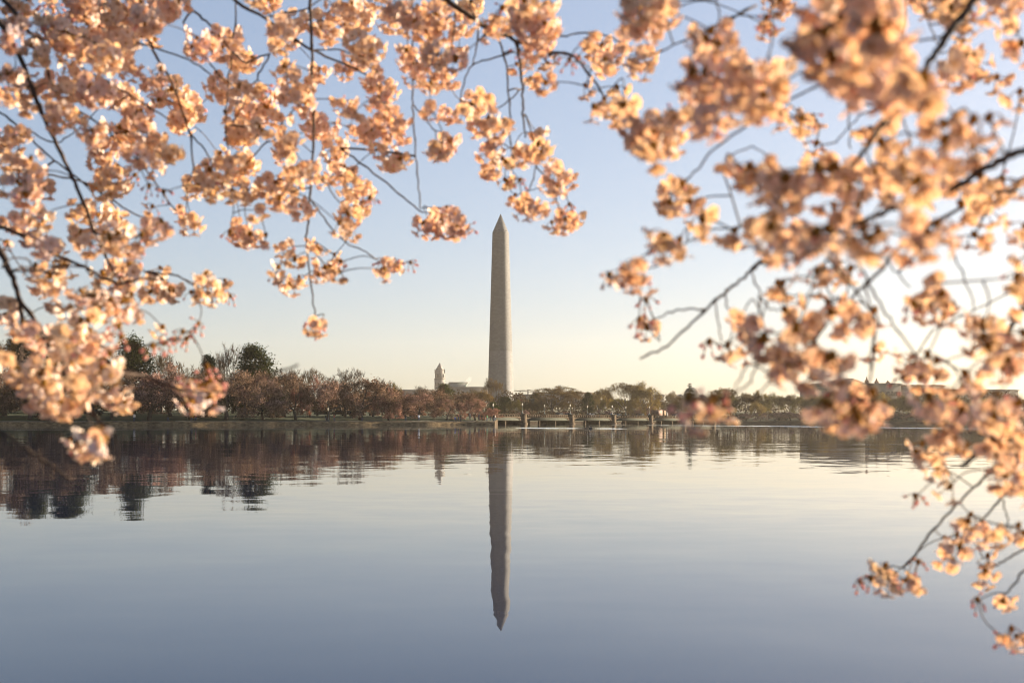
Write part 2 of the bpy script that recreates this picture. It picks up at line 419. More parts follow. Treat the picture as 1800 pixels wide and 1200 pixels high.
# ------------------------------------------------------------------ the obelisk
ob = thing('obelisk', 'tall pale marble obelisk rising above the treetops', 'monument', (MONX, MONY, 17.4), R(35.0) - R(90) + R(0))
SB, ST, HS, HP = 16.8 / 2, 10.5 / 2, 152.2, 16.9
ob.rotation_euler = (0, 0, R(-35.0))
mb = MB(); vs = []
NH = 24
for k in range(NH + 1):
    t = k / NH; s_ = SB + (ST - SB) * t
    vs += [(-s_, -s_, HS * t), (s_, -s_, HS * t), (s_, s_, HS * t), (-s_, s_, HS * t)]
fs = [(k * 4 + j, k * 4 + (j + 1) % 4, (k + 1) * 4 + (j + 1) % 4, (k + 1) * 4 + j) for k in range(NH) for j in range(4)]
mb.add(vs, fs); mb.build('shaft', M['marble'], ob)
mb = MB(); mb.add([(-ST, -ST, HS), (ST, -ST, HS), (ST, ST, HS), (-ST, ST, HS), (0, 0, HS + HP)], [(0, 1, 4), (1, 2, 4), (2, 3, 4), (3, 0, 4)])
mb.build('pyramidion', M['marble'], ob)
for a in range(4):                                          # two small windows in each face of the cap
    for sx in (-1.7, 1.7):
        mb = MB(); mb.box(-0.45, 0.45, -0.25, 0.25, -0.35, 0.35)
        wo = mb.build('window', M['window_dark'], ob)
        t = 1.6 / HP; ang = a * math.pi / 2
        rr = ST * (1 - t)
        wo.location = (sx * math.cos(ang) + rr * math.sin(ang), sx * math.sin(ang) - rr * math.cos(ang), HS + 1.6)
        wo.rotation_euler = (0, 0, ang)

# ------------------------------------------------------------------ buildings beyond the trees
def win_mesh(w, h):
    mb = MB(); mb.box(-w / 2, w / 2, -0.12, 0.12, 0, h); return mb.mesh('window', M['window_dark'])
def block(name, label, px0, px1, ytop, Y, wall, roof, rows=2, cols=10, depth=40, overhang=0.8, cat='building', parapet=1.2, wh=(2.0, 3.4), low=None):
    """A long flat-roofed building with its near wall at distance Y between two photo columns."""
    x0, x1 = xat(px0, Y), xat(px1, Y)
    zg = far_z((x0 + x1) / 2, Y) - 1.0; zt = zat(ytop, Y); H = zt - zg; W = x1 - x0
    o = thing(name, label, cat, ((x0 + x1) / 2, Y, zg))
    mb = MB(); mb.box(-W / 2, W / 2, 0, depth, 0, H - parapet); mb.build('wall', wall, o)
    mb = MB(); mb.box(-W / 2 - overhang, W / 2 + overhang, -overhang, depth + overhang, H - parapet, H - parapet * 0.35); mb.box(-W / 2 + 0.5, W / 2 - 0.5, 0.5, depth - 0.5, H - parapet * 0.35, H); mb.build('roof', roof, o)
    if rows and cols:
        me = win_mesh(*wh)
        for r in range(rows):
            for c in range(cols):
                wo = link('window', me, o, (-W / 2 + W * (c + 0.5) / cols, -0.02, (H - parapet) * (1 - (r + 1) * (0.8 / max(rows, 1)) * min(1.0, 14.0 * rows / max(H, 1))) - 0.2))
    return o, W, H
# clock tower with a pyramid roof
TY = 1900.0
tx = xat(773, TY); tzg = 8.0; tzt = zat(637, TY)
tw = thing('clock_tower', 'slim pale stone clock tower with a pointed pyramid roof', 'building', (tx, TY, tzg), R(-39))
s_ = 11.6 / 2; Hs = zat(650, TY) - tzg
mb = MB(); mb.box(-s_, s_, -s_, s_, 0, Hs * 0.80); mb.box(-s_ + .5, s_ - .5, -s_ + .5, s_ - .5, Hs * 0.80 + 1.2, Hs); mb.build('wall', M['pale_stone'], tw)
mb = MB(); mb.box(-s_ - .6, s_ + .6, -s_ - .6, s_ + .6, Hs * 0.80, Hs * 0.80 + 1.2); mb.build('cornice', M['grey_stone'], tw)
mb = MB(); mb.add([(-s_ * .8, -s_ * .8, Hs + .01), (s_ * .8, -s_ * .8, Hs + .01), (s_ * .8, s_ * .8, Hs + .01), (-s_ * .8, s_ * .8, Hs + .01), (0, 0, tzt - tzg)], [(0, 1, 4), (1, 2, 4), (2, 3, 4), (3, 0, 4), (3, 2, 1, 0)]); mb.build('roof', M['dark_roof'], tw)
for sx in (-1, 1):
    for sy in (-1, 1):
        mb = MB(); mb.lathe([(0.5, Hs - 5), (0.5, Hs + 0.2), (0.6, Hs + 0.4), (0.05, Hs + 1.9)], 8, (sx * (s_ - .5), sy * (s_ - .5), 0)); mb.build('turret', M['grey_stone'], tw)
me = win_mesh(1.9, 5.2)
mc = MB(); mc.lathe([(2.3, 0), (2.3, .3)], 20); cm = mc.mesh('clock_face', M['concrete'])
for a in range(4):
    ang = a * math.pi / 2
    for k in (-1, 0, 1):
        for zz in (Hs * 0.66, Hs * 0.84):
            d = s_ - (0.5 if zz > Hs * .8 else 0)
            u = k * 3.1
            link('window', me, tw, (u * math.cos(ang) + d * math.sin(ang), u * math.sin(ang) - d * math.cos(ang), zz), ang)
    cf = link('clock_face', cm, tw, (s_ * math.sin(ang), -s_ * math.cos(ang), Hs * 0.55)); cf.rotation_euler = (R(90), 0, ang)
# buildings left of the obelisk
block('office_building', 'long low grey stone office block below the clock tower', 676, 768, 684.5, 1560, M['grey_stone'], M['dark_roof'], 2, 16)
g, W, H = block('museum_building', 'wide grey building with a sloping green glass roof storey beside the obelisk', 783, 857, 679.5, 1500, M['grey_stone'], M['dark_roof'], 1, 12)
mb = MB(); x0, x1 = -W / 2 + 1.0, W * -0.04; z0, z1 = H, zat(672.3, 1500) - g.location.z
mb.add([(x0 + 0, 4, z0), (x1, 4, z0), (x1, 34, z0), (x0, 34, z0), (x0 + 3, 8, z1), (x1 + 3, 8, z1), (x1 + 3, 30, z1), (x0 + 3, 30, z1)], [(0, 1, 5, 4), (1, 2, 6, 5), (2, 3, 7, 6), (3, 0, 4, 7), (4, 5, 6, 7)]); mb.build('roof_glazing', M['copper_roof'], g)
mb = MB()
for k in range(9): xx = x0 + (x1 - x0) * k / 8; mb.tube([(xx, 3.9, z0), (xx + 3, 7.9, z1)], 0.35, 4)
mb.build('glazing_bar', M['concrete'], g)
mb = MB(); mb.box(x0 + 2.5, x1 + 3.6, 7.4, 31, z1, z1 + .9); mb.build('roof_edge', M['dark_roof'], g)
# right of the obelisk
block('stone_hall', 'dark low stone hall at the foot of the obelisk', 903, 937, 692.5, 1250, M['grey_stone'], M['dark_roof'], 2, 8)
block('long_gallery', 'very long flat roofed stone gallery behind the big vase shaped tree', 938, 1040, 689.3, 1400, M['pale_stone'], M['red_tile'], 2, 20)
block('flat_block', 'small pale flat topped block between two round trees', 1149.5, 1168, 692.8, 1350, M['pale_stone'], M['concrete'], 1, 5)
# domed museum
DY = 1650.0
dx = xat(1216, DY); dzg = 8.0
dm = thing('domed_museum', 'pale domed museum rising behind the dark conifer', 'building', (dx, DY, dzg))
drum = zat(696, DY) - dzg; rd = 14.5 * mpp(DY); dt = zat(681.0, DY) - dzg
mb = MB(); prof = [(rd * 1.05, drum - 8), (rd * 1.05, drum), (rd, drum + .4)] + [(rd * math.cos(a), drum + .4 + (dt - drum) * math.sin(a)) for a in np.linspace(0.05, 1.5, 12)]
mb.lathe(prof, 40); mb.build('dome', M['concrete'], dm, smooth=True)
mb = MB(); ww = 34 * mpp(DY); hh = zat(697, DY) - dzg
mb.box(-ww, ww, -2, 40, 0, hh - 2); mb.build('wall', M['pale_stone'], dm)
for sx in (-1, 1):
    c = sx * 19.5 * mpp(DY); hw = 9 * mpp(DY)
    mb = MB(); z1 = hh - 2; mb.add([(c - hw, -3, z1), (c + hw, -3, z1), (c, -3, z1 + 5.5), (c - hw, 30, z1), (c + hw, 30, z1), (c, 30, z1 + 5.5)], [(0, 1, 2), (5, 4, 3), (0, 2, 5, 3), (1, 4, 5, 2), (0, 3, 4, 1)]); mb.build('gable_roof', M['dark_roof'], dm)
mb = MB(); mb.box(-0.9, 0.9, -rd - 0.25, -rd + 1.6, drum + 1.2, drum + 3.6); mb.build('window', M['window_dark'], dm)
# big classical offices in the glare
GY = 900.0
cb, W, H = block('classical_offices', 'grand classical office building with a low gable above the hazy trees', 1432, 1521, 673.5, GY, M['grey_stone'], M['grey_stone'], 0, 0, depth=46, parapet=2.0)
z0 = H; z1 = zat(664.8, GY) - cb.location.z
mb = MB(); xa, xb = W * 0.5 - 76 * mpp(GY), W * 0.5 + 0.3; xm = xb - 24 * mpp(GY)
mb.add([(xa, -1, z0), (xb, -1, z0), (xm, -1, z1), (xa, 47, z0), (xb, 47, z0), (xm, 47, z1), (xa + 14, -1, z1 - 0.6), (xa + 14, 47, z1 - 0.6)], [(0, 1, 2, 6), (7, 5, 4, 3), (0, 6, 7, 3), (6, 2, 5, 7), (2, 1, 4, 5)]); mb.build('gable_roof', M['dark_roof'], cb)
me = win_mesh(0.9, 1.6)
for k in range(26): link('window', me, cb, (-W / 2 + W * (k + .5) / 26, -0.03, H - 5.2))
ma = MB()
for a in range(9): pass
ma.box(-0.95, 0.95, -0.12, 0.12, 0, 2.6)
ma.lathe([(0.95, -0.12), (0.95, 0.12)], 16)
am = MB(); am.add([(-0.95, -.12, 0), (0.95, -.12, 0)] + [(0.95 * math.cos(t), -.12, 2.4 + 0.95 * math.sin(t)) for t in np.linspace(0, math.pi, 9)] + [(-0.95, .12, 0), (0.95, .12, 0)] + [(0.95 * math.cos(t), .12, 2.4 + 0.95 * math.sin(t)) for t in np.linspace(0, math.pi, 9)],
       [tuple(range(11)), tuple(reversed(range(11, 22)))] + [(i, i + 11, (i + 1) % 11 + 11, (i + 1) % 11) for i in range(11)])
am = am.mesh('window', M['window_dark'])
for k in range(14): link('window', am, cb, (-W / 2 + W * (k + .5) / 14, -0.03, H - 12.5))
lb, W, H = block('lower_wing', 'lower wing with small chimneys beside the grand classical offices', 1521.5, 1584, 673.0, 920, M['grey_stone'], M['dark_roof'], 2, 14, depth=40)
for px, h in ((1528.5, 3.4), (1546, 2.6), (1566, 1.6)):
    mb = MB(); xx = xat(px, 920) - lb.location.x; mb.box(xx - 1.2, xx + 1.2, 6, 9, H, H + h * .6); mb.lathe([(1.1, H + h * .6), (0.1, H + h * 1.5)], 8, (xx, 7.5, 0)); mb.build('chimney', M['red_tile'], lb)
block('terrace_block', 'hazy terrace block on the far hill behind the nearest hanging blossoms', 1586, 1660, 676, 950, M['pale_stone'], M['red_tile'], 2, 14)
block('waterside_offices', 'wide pale office block in the brightest haze nearest the sun', 1662, 1790, 684, 980, M['pale_stone'], M['dark_roof'], 2, 20)
# memorial pylon and crane
PY = 560.0
px_ = thing('memorial_pylon', 'narrow grey green stone pylon standing between two dark trees', 'monument', (xat(936, PY), PY, far_z(xat(936, PY), PY)))
hz = zat(700, PY) - px_.location.z
mb = MB(); mb.box(-1.15, 1.15, -.8, .8, 0, hz - 2.2, taper=0.08); mb.box(-1.6, 1.6, -1.2, 1.2, 0, 1.5); mb.build('shaft', M['green_steel'], px_)
mb = MB(); mb.box(-1.3, 1.3, -.95, .95, hz - 2.2, hz - 1.7); mb.box(-.9, .9, -.6, .6, hz - 1.7, hz); mb.build('capital', M['green_steel'], px_)
CY = 1500.0
cr = thing('tower_crane', 'thin pale tower crane beyond the dark stone hall', 'crane', (xat(928, CY), CY, 9))
hz = zat(684.5, CY) - 9; jz = zat(688.5, CY) - 9; jx = -24 * mpp(CY)
mb = MB(); mb.box(-.8, .8, -.8, .8, 0, hz); mb.build('mast', M['concrete'], cr)
mb = MB(); mb.tube([(9, 0, jz), (jx, 0, jz + 1.5)], .55, 4); mb.tube([(0, 0, hz), (jx * .7, 0, jz + 1.6)], .2, 4); mb.tube([(0, 0, hz), (8.5, 0, jz)], .2, 4); mb.box(6.5, 9.2, -.9, .9, jz - 2.2, jz - .3); mb.build('jib', M['concrete'], cr)
# flag beside the obelisk
FY = 1000.0
fl = thing('flagpole', 'flagpole with a red and white flag beside the foot of the obelisk', 'flag', (xat(913.5, FY), FY, far_z(xat(913.5, FY), FY)))
fz = zat(700.5, FY) - fl.location.z
mb = MB(); mb.tube([(0, 0, 0), (0, 0, fz + .6)], [.18, .1], 6); mb.lathe([(.02, fz + .5), (.25, fz + .75), (.02, fz + 1)], 8); mb.build('pole', M['concrete'], fl)
M['flag_red'] = rough_mat('flag_red', (0.50, 0.06, 0.05), (0.58, 0.09, 0.07), 2, 0.8)
mb = MB(); n = 8
for k in range(7):
    q = []
    for i in range(n):
        f = lambda u, v: (0.2 + 2.2 * u, 0.35 * math.sin(u * 5 + v), fz - 6.0 * v - 1.2 * u)
        q.append([f(i / n, k / 7), f((i + 1) / n, k / 7), f((i + 1) / n, (k + 1) / 7), f(i / n, (k + 1) / 7)])
    mb.quads(q, k % 2)
mb.build('flag_cloth', [M['flag_red'], M['concrete']], fl)

# ------------------------------------------------------------------ the bridge
BU = Vector((16.04, 26.2, 0)).normalized(); BV = Vector((BU.y, -BU.x, 0))      # along it, and towards the camera
B0 = Vector((3.7, 380.0, 0)); BL = 30.72; BW = 11.0
brg = thing('road_bridge', 'low stone and green steel road bridge crossing the water', 'bridge', B0, math.atan2(BU.y, BU.x))
# local frame: x along the bridge, y = away from the camera (0 = near face)
SPANS = range(-2, 6)
mb = MB(); mb.box(-2 * BL - 4, 5 * BL + 8, 0.5, BW - .5, 1.85, 2.22); mb.build('deck', M['asphalt'], brg)
for i in SPANS:
    x0 = i * BL
    for yy, nm in ((-0.45, 'pier'), (BW - 1.6, 'pier')):
        mb = MB()
        mb.box(x0 - 1.05, x0 + 1.05, yy, yy + 2.05, -1, 2.95); mb.box(x0 - 1.2, x0 + 1.2, yy - .12, yy + 2.2, 2.95, 3.2); mb.box(x0 - 1.3, x0 + 1.3, yy - .2, yy + 2.3, -1, .45)
        mb.build(nm, M['granite'], brg)
    mb = MB(); mb.box(x0 - .8, x0 + .8, 1.7, BW - 1.7, -1, 1.8); mb.build('pier_wall', M['granite'], brg)
    if i == 5: continue
    for yy in (0.12, BW - 0.42):
        mb = MB(); mb.box(x0 + 1.06, x0 + BL - 1.06, yy, yy + .3, 1.25, 2.05, 0)
        mb.box(x0 + 1.06, x0 + BL - 1.06, yy - .1, yy + .4, 1.12, 1.25, 0); mb.build('girder', M['green_steel'], brg)
        mb = MB(); mb.box(x0 + 1.06, x0 + BL - 1.06, yy - .18, yy + .45, 2.05, 2.26); mb.build('cornice', M['granite'], brg)
        for e, sgn in ((x0 + 1.05, 1), (x0 + BL - 1.05, -1)):
            mb = MB()                                        # stone quadrant at each end of the girder
            prof = [(e, 2.05), (e, 1.0)] + [(e + sgn * (4.6 - 3.6 * math.cos(t)), 1.0 + 1.04 * math.sin(t)) for t in np.linspace(0.0, math.pi / 2, 7)]
            n = len(prof)
            mb.add([(p[0], yy - .16, p[1]) for p in prof] + [(p[0], yy - .02, p[1]) for p in prof], [tuple(range(n)), tuple(reversed(range(n, 2 * n)))] + [(k, (k + 1) % n, (k + 1) % n + n, k + n) for k in range(n)])
            mb.build('haunch', M['granite'], brg)
        mb = MB(); npost = 21
        for k in range(npost):
            xx = x0 + 1.3 + (BL - 2.6) * k / (npost - 1); mb.box(xx - .17, xx + .17, yy, yy + .26, 2.26, 2.92)
        mb.box(x0 + 1.06, x0 + BL - 1.06, yy - .04, yy + .3, 2.92, 3.04); mb.box(x0 + 1.06, x0 + BL - 1.06, yy + .05, yy + .2, 2.52, 2.60)
        mb.build('railing', M['granite'], brg)
    for f in (1 / 3, 2 / 3):
        for yy in (.35, BW / 2, BW - .8):
            mb = MB(); mb.box(x0 + BL * f - .3, x0 + BL * f + .3, yy, yy + .5, -1, 1.12); mb.build('column', M['granite'], brg)
        mb = MB(); mb.box(x0 + BL * f - .35, x0 + BL * f + .35, .9, BW - .9, 1.3, 1.8); mb.build('cross_beam', M['concrete'], brg)
def bridge_pt(u, v, z=2.22):
    """u metres along the bridge, v metres from its near face."""
    return Vector((B0.x + BU.x * u - BV.x * v, B0.y + BU.y * u - BV.y * v, z))
# ------------------------------------------------------------------ trees
def unit(v): return v / (np.linalg.norm(v) + 1e-12)
class P: pass
def skeleton(rng, lv, trunk, lean=0.05):
    """lv: per level (children, angle, length, up, wobble). Returns segments by level and the twig ends."""
    segs, ends = [], []
    def grow(p, d, L, r, k):
        n = 4 if k < 2 else 3
        pts, rad = [p], [r]
        nxt = lv[k] if k < len(lv) else None
        side = []
        for i in range(n):
            wob = trunk[2] if k == 0 else lv[k - 1][4]
            up = 0.02 if k == 0 else lv[k - 1][3]
            d = unit(d + wob * rng.standard_normal(3) + np.array((0, 0, up)))
            p = p + d * L / n; pts.append(p); rad.append(r * (1 - 0.42 * (i + 1) / n)); side.append((p, d, rad[-1]))
        segs.append((k, np.array(pts), rad))
        if nxt is None:
            ends.append((pts[-1], d)); ends.append((pts[-2], d)); return
        ch, ang, ln = nxt[0], nxt[1], nxt[2]
        m = ch if isinstance(ch, int) else int(rng.integers(ch[0], ch[1] + 1))
        ph = rng.uniform(0, 6.28)
        for j in range(m):
            q, dd, rr = side[-1] if (j < 2 or k == 0 and j < 3) else side[int(rng.integers(1 if k else 2, n))]
            a = np.cross(dd, (0.3, 0.2, 1) if abs(dd[2]) < .9 else (1, 0, 0)); a = unit(a); b2 = np.cross(dd, a)
            az = ph + j * 6.283 / m + rng.uniform(-.5, .5); th = ang * rng.uniform(.7, 1.25)
            nd_ = unit(dd * math.cos(th) + (a * math.cos(az) + b2 * math.sin(az)) * math.sin(th))
            grow(q, nd_, ln * rng.uniform(.75, 1.2), rr * (0.78 if j < 2 else 0.55), k + 1)
    d0 = unit(np.array((lean * rng.standard_normal(), lean * rng.standard_normal(), 1.0)))
    grow(np.zeros(3), d0, trunk[0], trunk[1], 0)
    return segs, ends
def leaf_quads(rng, c, size, flat=0.0):
    """One randomly turned little quad at each centre."""
    n = len(c)
    u = rng.standard_normal((n, 3)); u /= np.linalg.norm(u, axis=1)[:, None]
    w = rng.standard_normal((n, 3)); w[:, 2] += 0; w -= u * (u * w).sum(1)[:, None]; w /= np.linalg.norm(w, axis=1)[:, None]
    s1 = (size * rng.uniform(.6, 1.3, n))[:, None]; s2 = s1 * rng.uniform(.45, .9, n)[:, None]
    return np.stack([c - u * s1 - w * s2 * .4, c + u * s1 * .2 - w * s2, c + u * s1 + w * s2 * .3, c - u * s1 * .3 + w * s2], axis=1)
TREES = {}
def register(key, tmb, cmb, cm):
    tm = tmb.mesh('trunk', M['tree_bark'], True); cr = cmb.mesh('crown', cm)
    v = np.concatenate(cmb.V)
    z1 = np.percentile(v[:, 2], 99.7); w = np.percentile(v[:, 0], 98.5) - np.percentile(v[:, 0], 1.5)
    TREES.setdefault(key, []).append((tm, cr, z1, w))
def make_tree(key, seed, lv, trunk, leaf_n, leaf_s, spread, mats, twig_from=3, twig_share=0.3, lean=.05, hang=0.0, minr=0.012):
    rng = np.random.default_rng(seed)
    segs, ends = skeleton(rng, lv, trunk, lean)
    t, c = MB(), MB()
    for k, pts, rad in segs:
        rad = [max(minr, r) for r in rad]
        if k < twig_from: t.tube(pts, rad, 7 if k == 0 else 5 if k == 1 else 4)
        else: c.tube(pts, rad, 3, 1, False)
    E = np.array([e[0] for e in ends]); D = np.array([e[1] for e in ends])
    if leaf_n:
        pts = np.repeat(E, leaf_n, axis=0); n = len(pts)
        off = rng.standard_normal((n, 3)) * spread
        pts = pts + off; pts[:, 2] -= hang * np.abs(rng.standard_normal(n))
        pts[:, 2] = np.maximum(pts[:, 2], 0.5)
        mt = np.where(rng.uniform(size=n) < twig_share, 1, 0)
        c.quads(leaf_quads(rng, pts, leaf_s), mt.tolist())
    # fine twigs beyond the last branch level
    nt = 3
    a = np.repeat(E, nt, axis=0); dd = np.repeat(D, nt, axis=0) + 0.55 * rng.standard_normal((len(a), 3)); dd /= np.linalg.norm(dd, axis=1)[:, None]
    ln = lv[-1][2] * rng.uniform(.5, 1.1, len(a))[:, None]
    w = np.cross(dd, rng.standard_normal((len(a), 3))); w /= np.linalg.norm(w, axis=1)[:, None]; w *= minr * 1.3
    c.quads(np.stack([a - w, a + w, a + dd * ln + w * .3, a + dd * ln - w * .3], axis=1), 1)
    register(key, t, c, mats)

CM = [M['cherry_crown'], M['twig']]
for s_ in range(6):
    make_tree('cherry', 20 + s_, [((4, 5), .95, 2.6, .03, .16), ((3, 4), .62, 1.9, -.01, .2), ((3, 4), .6, 1.25, -.05, .22), ((2, 3), .6, .75, -.12, .25)], (1.7, .34, .12), 26, .115, .33, CM, 4, .26, .16, .15)
SM = [M['spring_leaf'], M['twig']]
for s_ in range(4):      # bare, upright, vase shaped
    make_tree('vase', 40 + s_, [((4, 5), .42, 4.2, .06, .10), ((3, 4), .48, 3.2, .08, .12), ((3, 4), .5, 2.2, .10, .15), ((3, 4), .5, 1.3, .06, .2), (3, .5, .8, .02, .2)], (2.4, .48, .05), 4, .10, .35, SM, 3, .6, .04, 0, .024)
for s_ in range(5):      # bare, with the limbs showing
    make_tree('bare', 50 + s_, [((4, 5), .45, 3.6, .05, .10), ((3, 4), .5, 2.6, .08, .13), ((3, 4), .5, 1.8, .08, .16), (3, .5, 1.1, .05, .2)], (2.4, .42, .06), 0, .1, .2, SM, 3, .6, .05, 0, .035)
for s_ in range(4):      # round, hazy with opening leaves
    make_tree('budding', 60 + s_, [((4, 5), .62, 3.4, .04, .14), ((3, 4), .55, 2.6, .04, .16), ((3, 4), .55, 1.9, .05, .2), ((3, 4), .6, 1.1, .03, .2)], (1.5, .46, .05), 40, .13, .48, SM, 3, .42, .05, .5, .022)
def evergreen(seed, key='evergreen', cone=0.55):
    rng = np.random.default_rng(seed); t, c = MB(), MB()
    H, W = 16.0, 5.2
    t.tube([(0, 0, 0), (.1, 0, 5), (0, .1, 10), (0, 0, 14)], [.5, .42, .26, .08], 7)
    for i in range(190):
        f = rng.uniform(.06, .99); z = H * f
        prof = (1 - f ** 1.5) ** .75 * (.6 + .4 * min(1, f / .22)) + .04
        a = rng.uniform(0, 6.283); rr = W * prof * rng.uniform(.35, 1.05)
        cen = np.array((rr * math.cos(a), rr * math.sin(a), z * rng.uniform(.96, 1.04)))
        if rr > 1.0 and i % 3 == 0: t.tube([(0, 0, max(1.5, z - rr * .5)), tuple(cen)], [.14, .03], 4)
        n = int(rng.uniform(60, 130)); sg = rng.uniform(.45, .95)
        c.quads(leaf_quads(rng, cen + rng.standard_normal((n, 3)) * (sg, sg, sg * .62), .17))
    register(key, t, c, [M['evergreen'], M['twig']])
for s_ in range(4): evergreen(80 + s_)
def conifer(seed):
    rng = np.random.default_rng(seed); t, c = MB(), MB(); H = 18.0
    t.tube([(0, 0, 0), (0, .05, 9), (0, 0, H)], [.36, .2, .03], 7)
    z = 2.5
    while z < H - .3:
        L = 3.6 * (1 - (z / H)) ** .75 * rng.uniform(.65, 1.15) + .35
        k = 6
        for j in range(k):
            a = rng.uniform(0, 6.283); l = L * rng.uniform(.6, 1.15)
            e = np.array((l * math.cos(a), l * math.sin(a), -.25 * l + .12 * l * l * .3))
            t.tube([(0, 0, z), (e[0] * .6, e[1] * .6, z + e[2] * .8), (e[0], e[1], z + e[2])], [.06, .04, .02], 3)
            n = int(26 * l + 8); f = rng.uniform(.15, 1, n)[:, None]
            c.quads(leaf_quads(rng, np.array((0, 0, z)) + e * f + rng.standard_normal((n, 3)) * (.22, .22, .16), .15))
        z += rng.uniform(.6, 1.15)
    register('conifer', t, c, [M['conifer'], M['twig']])
for s_ in range(2): conifer(95 + s_)

tcount = {}
def tree(kind, name, px, top, wpx, Y, zg, label, tint=(1, 1, 1), group=None, cat='tree', rz=None, var=None, lean=0.0):
    k = tcount.get(kind, 0); tcount[kind] = k + 1
    vs = TREES[kind]; tm, cr, h, w = vs[(k if var is None else var) % len(vs)]
    x = xat(px, Y); H = zat(top, Y) - zg; W = wpx * mpp(Y)
    r_ = random.Random(k * 7 + hash_s(label))
    o = thing(name, label, cat, (x, Y, zg - 0.1), r_.uniform(0, 6.28) if rz is None else rz, group)
    sx = W / w; o.scale = (sx, sx, H / h)
    if lean: o.rotation_euler = (0, lean, 0)
    link('trunk', tm, o); c = link('crown', cr, o); c.color = (*tint, 1)
    return o
def hash_s(s): return sum((i + 1) * ord(ch) for i, ch in enumerate(s)) % 9973

# cherries along the near bank: photo column, crown top, crown width, metres behind the waterline
PK, BR, DK, RS = (1.1, .95, .90), (.80, .70, .60), (.62, .56, .50), (1.0, .82, .78)
GF, GB = 'cherry trees in the front row along the near bank', 'cherry trees in the second row of the near bank'
front = [
 (-30, 640, 120, 9, BR, 'brown pink cherry tree cut by the edge at the far end of the bank'),
 (52, 652, 112, 10, DK, 'dark cherry tree half hidden behind the lowest big blossom clusters'),
 (128, 655, 105, 8, BR, 'dull brown cherry tree in front of the two parked white cars'),
 (197, 655, 92, 11, DK, 'dark cherry tree under the evergreen that pokes through the blossoms'),
 (262, 656, 98, 8, (1.15, .92, .88), 'palest pink cherry tree with branches sweeping low over the grass'),
 (333, 662, 90, 10, BR, 'brown pink cherry tree behind the hanging cluster of round buds'),
 (398, 652, 112, 8, BR, 'broad brownish cherry tree leaning low to the water below the bare forked tree'),
 (462, 662, 88, 10, PK, 'pinkish cherry tree below the widest dark evergreen'),
 (520, 660, 86, 9, BR, 'brown pink cherry tree with several dark trunks showing under its crown'),
 (576, 668, 82, 8, PK, 'grey pink cherry tree beside the two walkers by the lamp'),
 (634, 664, 96, 9, BR, 'large brown cherry tree with a dark leaning trunk above one walker'),
 (683, 681, 62, 7, (1.2, .92, .86), 'bright pale cherry tree with a weeping side branch touching the wall'),
 (736, 690, 72, 8, RS, 'rosy cherry tree with a rounded crown below the long low office roof'),
 (786, 700, 58, 9, RS, 'rosy cherry tree right below the clock tower with two figures beneath'),
 (836, 700, 56, 8, (1.25, .95, .86), 'sunlit salmon pink cherry tree over the crowd at the tip of the bank'),
 (868, 716, 38, 5, (1.1, .78, .70), 'smallest reddish cherry tree leaning over the water at the bridge'),
]
for px, top, w, o, tint, lab in front:
    x, Y = shore(px, o)
    tree('cherry', 'cherry_tree', px, top, w, Y, bank_z(o), lab, tint, GF)
second = [
 (8, 606, 110, 30, DK, 'tall dark brown cherry tree behind the first row, cut by the picture edge'),
 (92, 616, 104, 28, DK, 'second row cherry tree hidden behind the thickest low blossoms'),
 (165, 620, 92, 30, DK, 'second row cherry tree between the two tall dark evergreens'),
 (300, 636, 90, 28, RS, 'dark rosy cherry tree below the pale bare tree'),
 (362, 644, 84, 30, DK, 'dark cherry tree at the foot of the small blue green evergreen'),
 (430, 650, 86, 26, BR, 'brown cherry tree hiding the foot of the widest evergreen'),
 (500, 654, 74, 28, DK, 'dark cherry tree just right of the widest evergreen'),
 (545, 661, 58, 24, (.95, .60, .56), 'reddest cherry crown standing before the bare fan shaped tree'),
 (606, 672, 66, 26, DK, 'dark cherry tree below the leafless stag horned tree'),
 (655, 672, 58, 28, (.8, .6, .54), 'rust red cherry crown behind the large brown front tree'),
 (708, 686, 62, 26, (.75, .58, .52), 'rust brown cherry crown under the long low office block'),
 (765, 683, 62, 24, BR, 'brown pink cherry tree just below the clock tower roofline, second row'),
 (818, 690, 48, 26, BR, 'olive brown cherry tree behind the sunlit salmon one'),
]
for px, top, w, o, tint, lab in second:
    x, Y = shore(px, o)
    tree('cherry', 'cherry_tree', px, top, w, Y, bank_z(o), lab, tint, GB)
def left_tree(kind, name, px, top, w, o, lab, tint=(1, 1, 1), var=None):
    x, Y = shore(px, o); return tree(kind, name, px, top, w, Y, bank_z(o), lab, tint, None, 'tree', None, var)
left_tree('evergreen', 'evergreen_tree', 62, 588, 76, 62, 'dark evergreen hidden behind the thickest hanging blossoms')
left_tree('evergreen', 'evergreen_tree', 122, 583, 92, 66, 'tall dark evergreen behind the low blossoms, seen best in its reflection')
left_tree('evergreen', 'evergreen_tree', 234, 592, 88, 60, 'tallest visible dark evergreen beside the pink bud twig')
left_tree('evergreen', 'evergreen_tree', 366, 624, 42, 64, 'small blue green evergreen between two leafless trees', (.8, .95, 1.3))
left_tree('evergreen', 'evergreen_tree', 448, 606, 84, 58, 'widest dark evergreen with a stepped outline beside bare branches')
left_tree('budding', 'bare_tree', 20, 578, 96, 74, 'brown leafless tree cut by the edge above the bank', (.6, .5, .4))
left_tree('bare', 'bare_tree', 284, 617, 58, 70, 'pale leafless tree behind the pink bud twig', (.9, .85, .6))
left_tree('bare', 'bare_tree', 322, 634, 44, 72, 'low leafless tree filling the gap before the small evergreen', (.9, .85, .6))
left_tree('bare', 'bare_tree', 388, 618, 30, 66, 'thin leafless sapling next to the small blue green evergreen')
left_tree('bare', 'bare_tree', 409, 602, 40, 62, 'tall leafless forked tree touching the widest evergreen')
left_tree('bare', 'bare_tree', 505, 645, 46, 66, 'low leafless tree sloping away from the widest evergreen')
